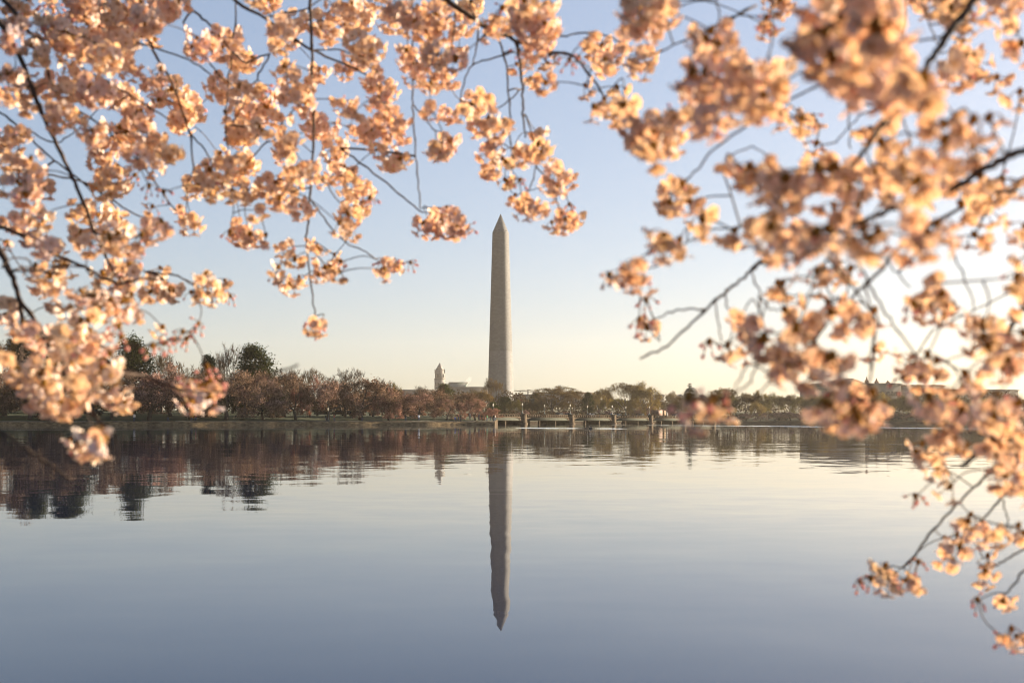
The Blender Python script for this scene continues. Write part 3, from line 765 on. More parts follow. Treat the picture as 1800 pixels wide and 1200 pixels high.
left_tree('bare', 'bare_tree', 545, 646, 52, 70, 'fan shaped bare tree behind the reddest cherry crown', (1, .9, .7))
left_tree('bare', 'bare_tree', 600, 647, 42, 46, 'leafless stag horned tree over the middle of the cherry row')
left_tree('bare', 'bare_tree', 626, 646, 40, 44, 'leafless leaning tree next to the stag horned one')
left_tree('budding', 'bare_tree', 692, 671, 30, 60, 'small olive budding tree left of the low office roof', (.9, .9, .6))
left_tree('bare', 'bare_tree', 664, 664, 34, 58, 'wispy bare tree above the rust red cherry crown')
left_tree('bare', 'bare_tree', 742, 676, 26, 80, 'tiny bare tree just left of the clock tower')

def far_tree(kind, name, px, top, w, Y, lab, tint=(1, 1, 1), var=None, group=None):
    return tree(kind, name, px, top, w, Y, far_z(xat(px, Y), Y), lab, tint, group, 'tree', None, var)
OL, DB, YE = (.75, .8, .55), (.6, .55, .5), (1.25, 1.15, .8)
far_tree('evergreen', 'evergreen_tree', 781, 674, 36, 560, 'mid green rounded tree right in front of the clock tower', (1.5, 1.4, .9))
far_tree('vase', 'bare_tree', 869, 664, 40, 640, 'rounded leafless tree standing before the foot of the obelisk', (1, .9, .7), 1)
far_tree('budding', 'budding_tree', 821, 684, 34, 600, 'brown budding tree in front of the green glass roof', DB)
far_tree('budding', 'budding_tree', 848, 686, 40, 560, 'golden brown budding tree left of the obelisk foot', (1.0, .8, .5))
far_tree('evergreen', 'evergreen_tree', 866, 706, 26, 470, 'small dark green tree above the smallest cherry', (1.2, 1.3, .8))
far_tree('evergreen', 'evergreen_tree', 888, 697, 40, 520, 'dark broad tree covering the foot of the obelisk', (1.2, 1.1, 1.1))
far_tree('budding', 'budding_tree', 903, 702, 28, 500, 'olive budding tree right of the obelisk foot', OL)
far_tree('budding', 'budding_tree', 925, 709, 30, 540, 'low dark brown tree below the flag', DB)
far_tree('evergreen', 'evergreen_tree', 941, 690, 30, 590, 'dark brown evergreen behind the grey green pylon', (1.0, .9, .9))
far_tree('budding', 'budding_tree', 945, 705, 36, 545, 'dark bushy tree just right of the grey green pylon', DB)
far_tree('vase', 'bare_tree', 970, 678, 78, 560, 'biggest vase shaped bare tree behind the first bridge span', (1.2, 1.05, .7), 0)
far_tree('budding', 'budding_tree', 958, 699, 42, 575, 'brown thicket tree under the biggest vase shaped tree', DB)
far_tree('budding', 'budding_tree', 990, 703, 38, 570, 'brown low tree right of the biggest vase shaped tree', DB)
far_tree('vase', 'bare_tree', 1009, 686, 38, 580, 'medium bare tree behind the second bridge lamp pair', (1, .9, .7), 2)
far_tree('evergreen', 'evergreen_tree', 1033, 689, 22, 545, 'narrow dark evergreen with a ragged top behind the bridge')
far_tree('budding', 'budding_tree', 1053, 682, 44, 560, 'yellowish budding tree right of the narrow dark evergreen', YE)
far_tree('budding', 'budding_tree', 1072, 697, 38, 575, 'olive tree filling the dip before the big oak', OL)
far_tree('vase', 'bare_tree', 1101, 672, 64, 540, 'big oak with heavy dark limbs over the bridge', (1.1, 1, .7), 3)
far_tree('budding', 'budding_tree', 1087, 700, 36, 556, 'dark thicket below the limbs of the big oak', OL)
far_tree('budding', 'budding_tree', 1131, 671.5, 52, 530, 'tall rounded yellow brown tree next to the big oak', YE)
far_tree('budding', 'budding_tree', 1116, 702, 34, 525, 'golden low tree between the big oak and its rounded neighbour', YE)
far_tree('budding', 'budding_tree', 1161, 702, 34, 570, 'dark low tree in front of the flat topped block', DB)
far_tree('vase', 'bare_tree', 1180, 687, 27, 600, 'small round bare tree right of the flat topped block', (1.3, 1.15, .7), 1)
far_tree('budding', 'budding_tree', 1192, 704, 40, 560, 'dark brown tree left of the tall conifer', DB)
far_tree('conifer', 'conifer_tree', 1212, 673.5, 20, 620, 'tall spiky conifer in front of the white dome')
far_tree('budding', 'budding_tree', 1232, 702, 40, 560, 'dark tree behind the hanging red blossom cluster', DB)
far_tree('vase', 'bare_tree', 1261, 681, 30, 620, 'rounded bare tree right of the white dome', (1.3, 1.15, .7), 0)
far_tree('vase', 'bare_tree', 1279, 681, 24, 640, 'wispy bare tree beside the rounded one near the dome', (1.2, 1.1, .7), 2)
GH = 'hazy trees in a line along the sunward shore'
hz_ = [
 (1256, 703, 40, 585, DB, 'hazy brown tree below the rounded bare tree by the dome'),
 (1285, 690, 44, 600, OL, 'hazy olive tree right of the wispy bare tree'),
 (1310, 690, 40, 610, DB, 'hazy dark crown in the flat stretch of treetops'),
 (1338, 686, 30, 600, YE, 'hazy rounded tree standing out above its row'),
 (1332, 706, 30, 560, YE, 'hazy glowing golden tree low over the cherries'),
 (1362, 691, 40, 590, OL, 'hazy tree under the lowest hanging blossom mass'),
 (1388, 693, 40, 580, DB, 'hazy dull tree where the blossom mass meets the treetops'),
 (1416, 692, 46, 560, OL, 'hazy broad tree just before the grand offices'),
 (1446, 696, 46, 555, YE, 'hazy golden tree in front of the grand offices'),
 (1478, 698, 44, 550, DB, 'hazy tree behind the round ring of blossom'),
 (1508, 697, 44, 545, OL, 'hazy tree below the gable of the grand offices'),
 (1541, 690, 54, 540, YE, 'hazy golden broad tree right of the ring of blossom'),
 (1578, 694, 48, 535, OL, 'hazy tree below the lower wing of the offices'),
 (1612, 695, 48, 530, DB, 'hazy tree under the far terrace block'),
 (1648, 698, 50, 525, OL, 'hazy tree almost lost behind two close blossom clusters'),
 (1690, 700, 54, 520, DB, 'hazy tree left of the thickest low blossoms'),
 (1735, 698, 56, 515, OL, 'hazy tree behind the thickest low blossoms'),
 (1785, 697, 60, 510, DB, 'hazy tree at the very edge in the brightest light'),
]
for px, top, w, Y, tint, lab in hz_: far_tree('budding', 'budding_tree', px, top, w, Y, lab, tint, None, GH)
GS = 'small cherry trees along the far shore'
sc_ = [
 (921, 720, 28, 470, 'small pink cherry tree at the first stone pier of the bridge'),
 (988, 723, 34, 500, 'small cherry tree under the biggest vase shaped tree'),
 (1057, 718.5, 28, 520, 'small mauve cherry tree between two bridge lamps'),
 (1083, 723, 26, 530, 'tiny cherry tree by the third bridge pier'),
 (1122, 719, 40, 535, 'mauve cherry tree under the big oak'),
 (1143, 713, 44, 540, 'larger mauve cherry tree left of the truck'),
 (1170, 715, 42, 545, 'mauve cherry tree behind the truck'),
 (1205, 724, 34, 550, 'small cherry tree under the tall conifer'),
 (1312, 725, 34, 530, 'small pink grey cherry tree just right of the red blossom cluster'),
 (1336, 724, 32, 525, 'small cherry tree below the glowing golden tree'),
 (1362, 725, 34, 525, 'small grey cherry tree in the middle of the sunward shore'),
 (1390, 724, 36, 520, 'small grey cherry tree beside the pale parked cars'),
 (1420, 725, 36, 520, 'small grey cherry tree left of the ring of blossom'),
 (1452, 725, 34, 515, 'small grey cherry tree partly behind the ring of blossom'),
 (1546, 724, 36, 515, 'small grey cherry tree just right of the ring of blossom'),
 (1578, 724, 36, 505, 'small grey cherry tree above the white van'),
 (1612, 724, 38, 500, 'small grey cherry tree in the gap before the close blossoms'),
 (1655, 724, 40, 495, 'small grey cherry tree mostly covered by close blossoms'),
]
for px, top, w, Y, lab in sc_: 
    Y = max(Y, far_y(xat(px, Y)) + 5); tree('cherry', 'cherry_tree', px, top, w, Y, far_z(xat(px, Y), Y), lab, (.95, .78, .85) if px < 1300 else (1.1, .95, 1.0), GS)


def woods(name, line, mat, crest, seed, n, tint=(1, 1, 1)):
    """A thicket that reads as one mass: leaf-sized faces between the ground and an uneven crest."""
    r_ = np.random.default_rng(seed); mb = MB(); pts = []
    line = np.array(line, float); L = np.concatenate(([0], np.cumsum(np.linalg.norm(np.diff(line[:, :2], axis=0), axis=1))))
    t = r_.uniform(0, L[-1], n)
    X = np.interp(t, L, line[:, 0]); Y = np.interp(t, L, line[:, 1]); G = np.interp(t, L, line[:, 2])
    H = crest * (.72 + .16 * np.sin(t * .21) + .12 * np.sin(t * .083 + 1) + .1 * np.sin(t * .61 + 2))
    dpt = r_.normal(0, 4.0, n)
    z = G + H * np.sqrt(r_.uniform(0, 1, n)) * np.exp(-(dpt / 9.0) ** 2)
    mb.quads(leaf_quads(r_, np.stack([X, Y + dpt, z], 1), .42))
    o = struct(mb.build(name, mat), 'stuff'); o.color = (*tint, 1); return o
lw = []
for px in range(-120, 800, 20):
    x, Y = shore(px, 105); lw.append((x, Y, bank_z(105) - .3))
woods('woods', lw, M['twig'], 9.5, 5, 26000, (.8, .7, .55))
woods('woods', [(x, far_y(x) + 120, far_z(x, far_y(x) + 120) - .3) for x in range(-90, 300, 10)], M['twig'], 10.5, 6, 30000, (.85, .8, .6))
woods('undergrowth', [(x, far_y(x) + 30, far_z(x, far_y(x) + 30) - .2) for x in range(-60, 290, 8)], M['twig'], 3.6, 7, 12000, (.8, .75, .6))

# ------------------------------------------------------------------ lamps
def lamp_parts(h, double=False):
    out = []
    mb = MB(); mb.lathe([(.26, 0), (.26, .35), (.17, .45), (.12, .6), (.09, .75), (.075, h - .95), (.12, h - .9), (.12, h - .8)], 10)
    if double: mb.tube([(-.75, 0, h - .75), (-.5, 0, h - .9), (0, 0, h - .95), (.5, 0, h - .9), (.75, 0, h - .75)], .05, 6)
    out.append(('post', mb.mesh('post', M['lamp_green'], True)))
    for x in ((-.75, .75) if double else (0,)):
        mb = MB(); mb.lathe([(.1, h - .8), (.17, h - .62), (.205, h - .38), (.16, h - .14), (.09, h - .02)], 12, (x, 0, 0)); out.append(('globe', mb.mesh('globe', M['globe'], True)))
        mb = MB(); mb.lathe([(.11, h - .02), (.07, h + .06), (.02, h + .16)], 10, (x, 0, 0)); out.append(('finial', mb.mesh('finial', M['lamp_green'], True)))
    return out
LP = {}
def lamp(loc, h, label, group, double=False):
    key = (round(h, 1), double)
    if key not in LP: LP[key] = lamp_parts(h, double)
    o = thing('street_lamp', label, 'street lamp', loc, 0.3, group)
    for n, me in LP[key]: link(n, me, o)
    return o
GL = 'globe lamps on the bridge'
for i, lab in enumerate(('globe lamp on the first stone pier nearest the cherry bank', 'globe lamp on the near side of the second pier', 'globe lamp on the near side of the third pier', 'globe lamp on the fourth pier beside the truck', 'globe lamp on the last pier left of the red blossom cluster')):
    lamp(bridge_pt(i * BL, 0.6, 3.2), 3.3, lab, GL)
for i, lab in ((1, 'globe lamp on the far railing between the first and second piers'), (2, 'globe lamp on the far railing between the second and third piers'), (3, 'globe lamp on the far railing just before the fourth pier'), (4, 'globe lamp on the far railing behind the truck')):
    lamp(bridge_pt(i * BL, BW - .6, 3.2), 3.3, lab, GL)
GR = 'road lamps beyond the bridge'
for px, py, Y, dbl, lab in ((981, 716.2, 560, True, 'double globe road lamp under the biggest vase shaped tree'), (1003, 716, 575, True, 'double globe road lamp behind the second bridge pier'), (1047, 716.4, 570, True, 'double globe road lamp near the small mauve cherry'),
      (1151, 713.5, 580, False, 'road lamp above the truck, the higher of two'), (1154.5, 717.6, 560, False, 'road lamp above the truck, the lower of two'), (1182, 718.6, 540, False, 'road lamp between truck and conifer'),
      (1297, 718, 545, False, 'shore lamp just right of the red blossom cluster'), (1389, 711.5, 600, False, 'bright lone lamp glowing among the hazy trees')):
    zg = far_z(xat(px, Y), Y); lamp((xat(px, Y), Y, zg), zat(py, Y) - zg, lab, GR, dbl)
x, Y = shore(867, 11); lamp((x, Y, bank_z(11)), zat(709, Y) - bank_z(11), 'lone globe lamp beside the tip of the cherry bank', 'lamps on the near bank')
x, Y = shore(577, 2.6); lamp((x, Y, bank_z(2.6)), zat(716, Y) - bank_z(2.6), 'grey lamp post beside the pair of walkers on the bank path', 'lamps on the near bank')

# ------------------------------------------------------------------ cars, truck
def car_meshes():
    body = MB()
    prof = [(-2.15, .35), (-2.2, .62), (-2.1, .88), (-1.35, .98), (-.75, 1.38), (.55, 1.42), (1.15, 1.0), (1.95, .86), (2.2, .66), (2.18, .36)]
    n = len(prof)
    ys = ((-.84, 1.0), (-.88, .985), (.88, .985), (.84, 1.0))
    vs = []
    for y, k in ys:
        for x, z in prof: vs.append((x * k, y * (1 - .16 * max(0, (z - .95) / .45)), z))
    fs = [tuple(reversed(range(n))), tuple(range(3 * n, 4 * n))]
    for a in range(3):
        for i in range(n): fs.append((a * n + i, a * n + (i + 1) % n, (a + 1) * n + (i + 1) % n, (a + 1) * n + i))
    body.add(vs, fs)
    out = [('body', body.mesh('body', M['paint']))]
    gl = MB()
    for sy in (-1, 1):
        gl.add([(-1.1, sy * .862, 1.0), (1.0, sy * .862, 1.0), (.52, sy * .765, 1.36), (-.68, sy * .765, 1.33)], [(0, 1, 2, 3)])
    gl.add([(1.10, -.78, 1.05), (1.10, .78, 1.05), (.60, .68, 1.40), (.60, -.68, 1.40)], [(0, 1, 2, 3)])
    gl.add([(-1.33, -.78, 1.02), (-1.33, .78, 1.02), (-.80, .68, 1.37), (-.80, -.68, 1.37)], [(3, 2, 1, 0)])
    out.append(('window', gl.mesh('window', M['window_dark'])))
    for sx in (-1.35, 1.38):
        for sy in (-.8, .8):
            w = MB(); a = np.linspace(0, 2 * math.pi, 13)[:-1]
            w.add([(sx + .33 * math.cos(t), sy + dy, .33 + .33 * math.sin(t)) for dy in (-.1, .1) for t in a], [tuple(range(12)), tuple(reversed(range(12, 24)))] + [(i, i + 12, (i + 1) % 12 + 12, (i + 1) % 12) for i in range(12)])
            out.append(('wheel', w.mesh('wheel', M['rubber'])))
    return out
CARM = car_meshes()
def car(loc, rz, col, label, group, s=1.0, name='parked_car', cat='car'):
    o = thing(name, label, cat, loc, rz, group); o.scale = (s, s, s)
    for n, me in CARM:
        c = link(n, me, o)
        if n == 'body': c.color = (*[v * .11 for v in col], 1)
    return o
BANG = math.atan2(BU.y, BU.x)
def u_of(px):      # metres along the bridge where its middle line crosses a photo column
    k = (px - 900) / FPX; ox = B0.x - BV.x * 5.5; oy = B0.y - BV.y * 5.5
    return (k * oy - ox) / (BU.x - k * BU.y)
GC = 'cars driving over the bridge'
for px, col, lab in ((975, (.75, .78, .8), 'silver car on the bridge below the biggest vase shaped tree'), (1006, (.35, .42, .45), 'grey car passing the second bridge pier'), (1031, (.5, .6, .75), 'pale blue car following the grey one on the bridge'),
      (1044, (.7, .7, .72), 'white car in the middle of the third bridge span'), (1067, (.06, .06, .07), 'black car on the bridge before the third pier'), (1092, (.4, .5, .6), 'blue grey car just past the third bridge pier'),
      (1119, (.8, .8, .8), 'white car behind the truck on the bridge'), (1174, (.45, .55, .7), 'blue car ahead of the truck on the bridge'), (1192, (.6, .6, .62), 'silver car nearest the red blossom cluster')):
    car(bridge_pt(u_of(px), 3.6 if px % 2 else 7.0), BANG, col, lab, GC, 1.05, 'car')
tk = thing('flatbed_truck', 'brown truck with a white cab crossing the bridge', 'truck', bridge_pt(u_of(1153), 4.0), BANG)
M['tan_cargo'] = rough_mat('tan_cargo', (.12, .07, .03), (.17, .105, .05), 1.5, .8)
M['brown_panel'] = rough_mat('brown_panel', (.12, .06, .04), (.17, .09, .06), 1.5, .7)
mb = MB(); mb.box(-5.2, .2, -1.2, 1.2, .95, 3.0); mb.build('cargo_box', M['brown_panel'], tk)
mb = MB(); mb.box(.4, 3.4, -1.2, 1.2, 1.0, 2.5); mb.box(.4, 3.4, -1.15, 1.15, 2.5, 2.9, taper=.1); mb.build('crate_load', M['tan_cargo'], tk)
mb = MB(); mb.add([(3.6, y, z) for y in (-1.1, 1.1) for z in (.6, 2.6)] + [(5.6, y, .6) for y in (-1.1, 1.1)] + [(5.6, y, 1.5) for y in (-1.1, 1.1)] + [(4.9, y, 2.5) for y in (-1, 1)],
       [(0, 1, 3, 2), (0, 4, 6, 8, 1), (2, 3, 9, 7, 5), (4, 5, 7, 6), (6, 7, 9, 8), (8, 9, 3, 1), (0, 2, 5, 4)])
cb_ = mb.build('cab', M['paint'], tk); cb_.color = (.16, .16, .16, 1)
mb = MB(); mb.add([(5.62, -.9, 1.55), (5.62, .9, 1.55), (4.96, .85, 2.42), (4.96, -.85, 2.42)], [(0, 1, 2, 3)]); mb.build('windscreen', M['window_dark'], tk)
mb = MB(); mb.box(-5.2, 5.4, -.5, .5, .55, .9); mb.build('chassis', M['rubber'], tk)
for sx in (-4.2, -3.0, 4.6):
    for sy in (-1, 1):
        w = MB(); a = np.linspace(0, 2 * math.pi, 15)[:-1]
        w.add([(sx + .5 * math.cos(t), sy + dy, .5 + .5 * math.sin(t)) for dy in (-.15, .15) for t in a], [tuple(range(14)), tuple(reversed(range(14, 28)))] + [(i, i + 14, (i + 1) % 14 + 14, (i + 1) % 14) for i in range(14)]); w.build('wheel', M['rubber'], tk)
def left_car(px, o, rz, col, lab):
    x, Y = shore(px, o); car((x, Y, bank_z(o)), rz, col, lab, 'cars parked behind the cherry trees')
for px, col, lab in ((148, (.8, .8, .78), 'white car parked under the cherries left of a low blossom cluster'), (165, (.78, .78, .76), 'white car parked right of the other white one under the cherries'), (444, (.6, .65, .75), 'pale car behind the dark trunks under the pinkish cherry'),
      (567, (.7, .74, .78), 'silver car behind the two walkers by the lamp'), (597, (.55, .5, .4), 'beige car right of the walker in red'), (612, (.2, .3, .6), 'blue car behind the large brown cherry'), (626, (.7, .2, .2), 'red car behind the leaning dark trunk'), (728, (.75, .8, .85), 'white car under the rosy cherry tree')):
    left_car(px, 34, .15, col, lab)
for px, col, Y, lab in ((1305, (.7, .6, .4), 540, 'tan car parked on the far shore next to the red blossom cluster'), (1375, (.5, .6, .7), 535, 'grey blue car on the sunward shore'), (1412, (.6, .72, .78), 530, 'pale blue car left of the ring of blossom'), (1422, (.6, .7, .75), 531, 'pale car beside the pale blue one'), (1561, (.75, .8, .85), 520, 'white van like car right of the ring of blossom'), (1572, (.8, .82, .85), 519, 'white car next to the other white one by the water')):
    Y = max(Y, far_y(xat(px, Y)) + 9); car((xat(px, Y), Y, far_z(xat(px, Y), Y) + .1), .05, col, lab, 'cars parked along the sunward shore', 1.15)

# ------------------------------------------------------------------ people and ducks (skinned skeletons)
def skinned(name, verts, edges, radii, root=0, sub=1):
    me = bpy.data.meshes.new(name); me.from_pydata(verts, edges, [])
    o = bpy.data.objects.new(name, me); COL.objects.link(o)
    o.modifiers.new('s', 'SKIN')
    for v, r in zip(me.skin_vertices[0].data, radii): v.radius = r if isinstance(r, tuple) else (r, r)
    me.skin_vertices[0].data[root].use_root = True
    m = o.modifiers.new('d', 'SUBSURF'); m.levels = m.render_levels = sub
    dg = bpy.context.evaluated_depsgraph_get()
    out = bpy.data.meshes.new_from_object(o.evaluated_get(dg))
    bpy.data.objects.remove(o); bpy.data.meshes.remove(me)
    out.name = name
    return out
def person_mesh(step=0.0, sit=False):
    if sit:
        V = [(0, 0, .42), (0, .02, .62), (0, .05, .85), (0, .04, 1.0), (0, .02, 1.16), (.1, -.02, .42), (.13, -.42, .46), (.13, -.40, .06), (.13, -.54, .03), (-.1, -.02, .42), (-.13, -.40, .5), (-.13, -.32, .06), (-.13, -.46, .03), (.19, .05, .88), (.24, -.1, .64), (.14, -.3, .56), (-.19, .05, .88), (-.24, -.1, .64), (-.14, -.3, .56)]
    else:
        a = step
        V = [(0, 0, .95), (0, .0, 1.15), (0, .0, 1.38), (0, -.01, 1.5), (0, -.03, 1.64), (.09, 0, .9), (.10, -a * .6, .5), (.10, -a * .2 + a * .6 * (a > 0), .08), (.10, -.15 - a * .1, .03), (-.09, 0, .9), (-.10, a * .5, .5), (-.10, a * 1.0, .1), (-.10, a * 1.0 - .14, .04),
             (.19, 0, 1.40), (.24, a * .3, 1.13), (.23, a * .2 - .12, .9), (-.19, 0, 1.40), (-.24, -a * .3, 1.13), (-.23, -a * .5 - .08, .9)]
    E = [(0, 1), (1, 2), (2, 3), (3, 4), (0, 5), (5, 6), (6, 7), (7, 8), (0, 9), (9, 10), (10, 11), (11, 12), (2, 13), (13, 14), (14, 15), (2, 16), (16, 17), (17, 18)]
    Rr = [(.15, .11), (.14, .10), (.17, .11), .06, (.095, .115), .095, .07, .05, .045, .095, .07, .05, .045, .07, .05, .035, .07, .05, .035]
    me = skinned('person', V, E, Rr)
    for m in ('cloth', 'denim', 'skin', 'hair', 'rubber'): me.materials.append(M[m])
    hip = .42 if sit else .95
    for p in me.polygons:
        c = p.center
        if c.z > (V[3][2] + .03): p.material_index = 3 if (c.z > V[4][2] + .04 or c.y > V[4][1] + .05) else 2
        elif abs(c.x) > .2 and c.z < (.6 if sit else .93): p.material_index = 2
        elif c.z < .09: p.material_index = 4
        elif (c.y < -.1 or c.z < .5) if sit else c.z < .93 and abs(c.x) < .2: p.material_index = 1
        else: p.material_index = 0
        p.use_smooth = True
    return me
PM = [person_mesh(.0), person_mesh(.22), person_mesh(.32), person_mesh(0, True)]
def person(loc, rz, pose, col, label, group='people on the near bank', s=1.0):
    o = link('person', PM[pose], None, loc, rz, (s, s, s)); o.color = (*col, 1)
    return tag(o, label, 'person', group)
def bank_person(px, o, rz, pose, col, lab, s=1.0):
    x, Y = shore(px, o); person((x, Y, bank_z(o) + .01), rz, pose, col, lab, s=s)
BLK, NAVY = (.03, .03, .035), (.04, .06, .14)
for a in ((236, 2.2, .4, 1, (.75, .7, .65), 'walker in white at the edge of a large low blossom'), (295, 3, -1.4, 2, BLK, 'walker in black under the palest pink cherry'), (337, 2.4, 1.5, 1, BLK, 'walker in black below the hanging buds, one of a pair'), (344, 2.8, 1.5, 2, (.5, .12, .12), 'walker in dark red below the hanging buds, one of a pair'),
          (573, 2.2, -1.5, 0, BLK, 'person in black standing next to the grey lamp post'), (587.5, 2.8, -1.4, 1, (.45, .08, .08), 'walker in a red jacket right of the grey lamp post'), (637, 2.6, 1.5, 2, BLK, 'walker in black top and jeans under the large brown cherry'),
          (703, 14, .3, 0, (.4, .1, .12), 'person in red under the bright pale cherry'), (713, 4, .2, 0, BLK, 'dark figure standing before the rosy cherry trunk'), (736, 3, .5, 1, (.55, .6, .7), 'person in pale blue on the path below the rosy cherry'),
          (800, 2.6, .9, 3, (.06, .12, .5), 'person in a blue coat sitting by the path'), (810, 3, 2, 0, BLK, 'tall dark figure right of the person in blue'), (806, 6, -2, 0, (.5, .15, .12), 'figure in red behind the person in blue'),
          (826, 9, .3, 0, (.4, .42, .45), 'person in grey under the sunlit salmon cherry'), (842, 5, .8, 0, NAVY, 'person in navy at the left of the crowd on the tip'), (847, 4, -.8, 1, BLK, 'second figure in the crowd on the tip, dressed in black'), (851.5, 6, 2, 0, (.7, .7, .65), 'person in a white top amid the crowd on the tip'),
          (856, 3.4, 1.2, 0, (.1, .3, .16), 'person in green amid the crowd on the tip'), (862, 4.4, -1.6, 0, BLK, 'dark figure near the wall end in the crowd on the tip'), (868, 3, -.4, 0, BLK, 'last dark figure at the very end of the wall'), (870.5, 4.2, 1.4, 0, (.5, .45, .4), 'person in beige at the very end of the wall')):
    bank_person(*a)
for px, v, pose, col, lab in ((1018, 1.2, 1, (.6, .6, .6), 'walker in grey on the bridge right of the second pier'), (1034, 1.0, 1, BLK, 'walker in black on the bridge between two lamps'), (1056, 1.2, 2, (.2, .3, .6), 'walker in blue on the bridge before the third pier'), (1086, 1.1, 1, BLK, 'walker in black just past the third bridge pier'), (1100, 1.2, 2, BLK, 'walker in black following past the third bridge pier'),
      (1122, 1.2, 1, (.7, .65, .6), 'walker in white left of the truck'), (1187, 1.2, 1, (.6, .15, .12), 'walker in red ahead of the truck')):
    person(bridge_pt(u_of(px), v, 2.22), BANG + 1.57, pose, col, lab, 'people walking over the bridge')

DV = [(0, 0, .09), (.13, 0, .10), (-.15, 0, .11), (-.25, 0, .15), (.19, 0, .2), (.21, 0, .3), (.29, 0, .29), (.34, 0, .28)]
DM = skinned('duck', DV, [(0, 1), (0, 2), (2, 3), (1, 4), (4, 5), (5, 6), (6, 7)], [(.11, .10), (.09, .09), (.09, .07), .02, .04, .055, .03, .02], sub=2)
DM.materials.append(M['feather'])
for p in DM.polygons: p.use_smooth = True
DY_ = 152.0
for px, s, lab in ((1031, 1.0, 'dark duck swimming in front on the still water'), (1038.5, 1.2, 'second duck following with the wake behind it')):
    d = link('duck', DM, None, (xat(px, DY_), DY_, -.03), math.pi, (s, s, s)); tag(d, lab, 'duck', 'ducks')
# wakes and the long ripple lines that catch the sky
M['ripple'] = M['water']
def ripple(name, pts, hgt, wid, n=3, seed=1):
    r_ = np.random.default_rng(seed); mb = MB()
    pts = np.array(pts, dtype=float); L = np.concatenate(([0], np.cumsum(np.linalg.norm(np.diff(pts, axis=0), axis=1))))
    m = max(30, int(L[-1] / 1.2)); t = np.linspace(0, L[-1], m)
    X = np.interp(t, L, pts[:, 0]); Yy = np.interp(t, L, pts[:, 1])
    for k in range(n):
        vs, fs = [], []
        for i in range(m):
            f = math.sin(math.pi * i / (m - 1)) ** .4; h = hgt * f * (0.55 + .45 * r_.uniform()); y = Yy[i] + k * wid * 1.15 + .15 * r_.standard_normal()
            vs += [(X[i], y - wid, 0.002), (X[i], y - wid * .5, h * .55), (X[i], y, h), (X[i], y + wid, 0.002)]
        for i in range(m - 1):
            for j in range(3): fs.append((i * 4 + j, (i + 1) * 4 + j, (i + 1) * 4 + j + 1, i * 4 + j + 1))
        mb.add(vs, fs)
    return struct(mb.build(name, M['ripple'], None, True))
ripple('wake', [(xat(902, 168), 168), (xat(960, 160), 160), (xat(1028, 153), 153)], .10, 1.9, 1, 4)
ripple('wake', [(xat(1041, 152.6), 152.6), (xat(1075, 150), 150), (xat(1106, 148), 148)], .09, 1.9, 1, 5)
ripple('ripple_line', [(xat(1000, 305), 305), (xat(1200, 262), 262), (xat(1350, 229), 229), (xat(1520, 182), 182), (xat(1760, 140), 140)], .075, 2.0, 1, 6)
# ------------------------------------------------------------------ the blossoming boughs close to the camera
def frame_of(n):
    n = unit(np.asarray(n, float)); a = np.cross(n, (0.31, 0.22, 0.92)); a = unit(a); return n, a, np.cross(n, a)
def add_flower(pm, sm, rng, base, axis, size, open_=1.0):
    """pm: petals (0) and stamens (1); sm: calyx. Five broad notched petals, cupped, around the axis."""
    n, a, b_ = frame_of(axis)
    th0 = rng.uniform(0, 6.28)
    for k in range(5):
        th = th0 + k * 1.2566 + rng.uniform(-.12, .12)
        u = a * math.cos(th) + b_ * math.sin(th); v = np.cross(n, u)
        el = (1.45 - 1.05 * open_) + rng.uniform(-.16, .22)
        L = size * rng.uniform(.92, 1.08); W = size * .56 * rng.uniform(.9, 1.12); cup = rng.uniform(.10, .24)
        g = []
        for i, t in enumerate((0.0, .3, .62, .86, 1.0)):
            w = W * (0.16, .62, 1.0, .90, .5)[i]
            e = el - .55 * t * open_                                  # the petal curls outwards along its length
            for s_ in (-1, -.36, .36, 1):
                tt = t - (.07 if (i == 4 and abs(s_) < .5) else 0)
                r = L * tt
                p = base + u * (r * math.cos(e) + .001) + n * (r * math.sin(e) + cup * L * (s_ * s_) * (.3 + t) * .8) + v * (w * s_)
                g.append(p + rng.standard_normal(3) * size * .018)
        pm.add(g, [(i * 4 + j, i * 4 + j + 1, (i + 1) * 4 + j + 1, (i + 1) * 4 + j) for i in range(4) for j in range(3)], 0)
    q = []
    for k in range(9):
        th = rng.uniform(0, 6.28); tl = rng.uniform(.15, .6); d = unit(n * math.cos(tl) + (a * math.cos(th) + b_ * math.sin(th)) * math.sin(tl))
        e = base + d * size * rng.uniform(.34, .56); w = unit(np.cross(d, n + .1)) * size * .018
        q.append([base - w, base + w, e + w * 2.2, e - w * 2.2])
    pm.quads(q, 1)
    sv = []
    for k in range(5):                                                # sepals behind the petals
        th = th0 + .63 + k * 1.2566; u = a * math.cos(th) + b_ * math.sin(th); v = np.cross(n, u)
        c0 = base - n * size * .035; sv.append([c0 - v * size * .10, c0 + v * size * .10, c0 + u * size * .46 + n * size * .05 * (1 - open_)])
    sm.quads(sv, 0)
    sm.tube([base - n * size * .30, base - n * size * .12, base + n * size * .03], [size * .05, size * .10, size * .13], 5, 0)
def add_bud(bm_, sm, rng, base, axis, size):
    n = unit(np.asarray(axis, float)); p = [base + n * size * t for t in (0, .22, .55, .85, 1.0)]
    bm_.tube(p, [size * .16, size * .34, size * .38, size * .22, size * .03], 7, 0)
    sm.tube([base - n * size * .5, base, base + n * size * .14], [size * .09, size * .16, size * .22], 5, 0)
CLUSTERS = {}
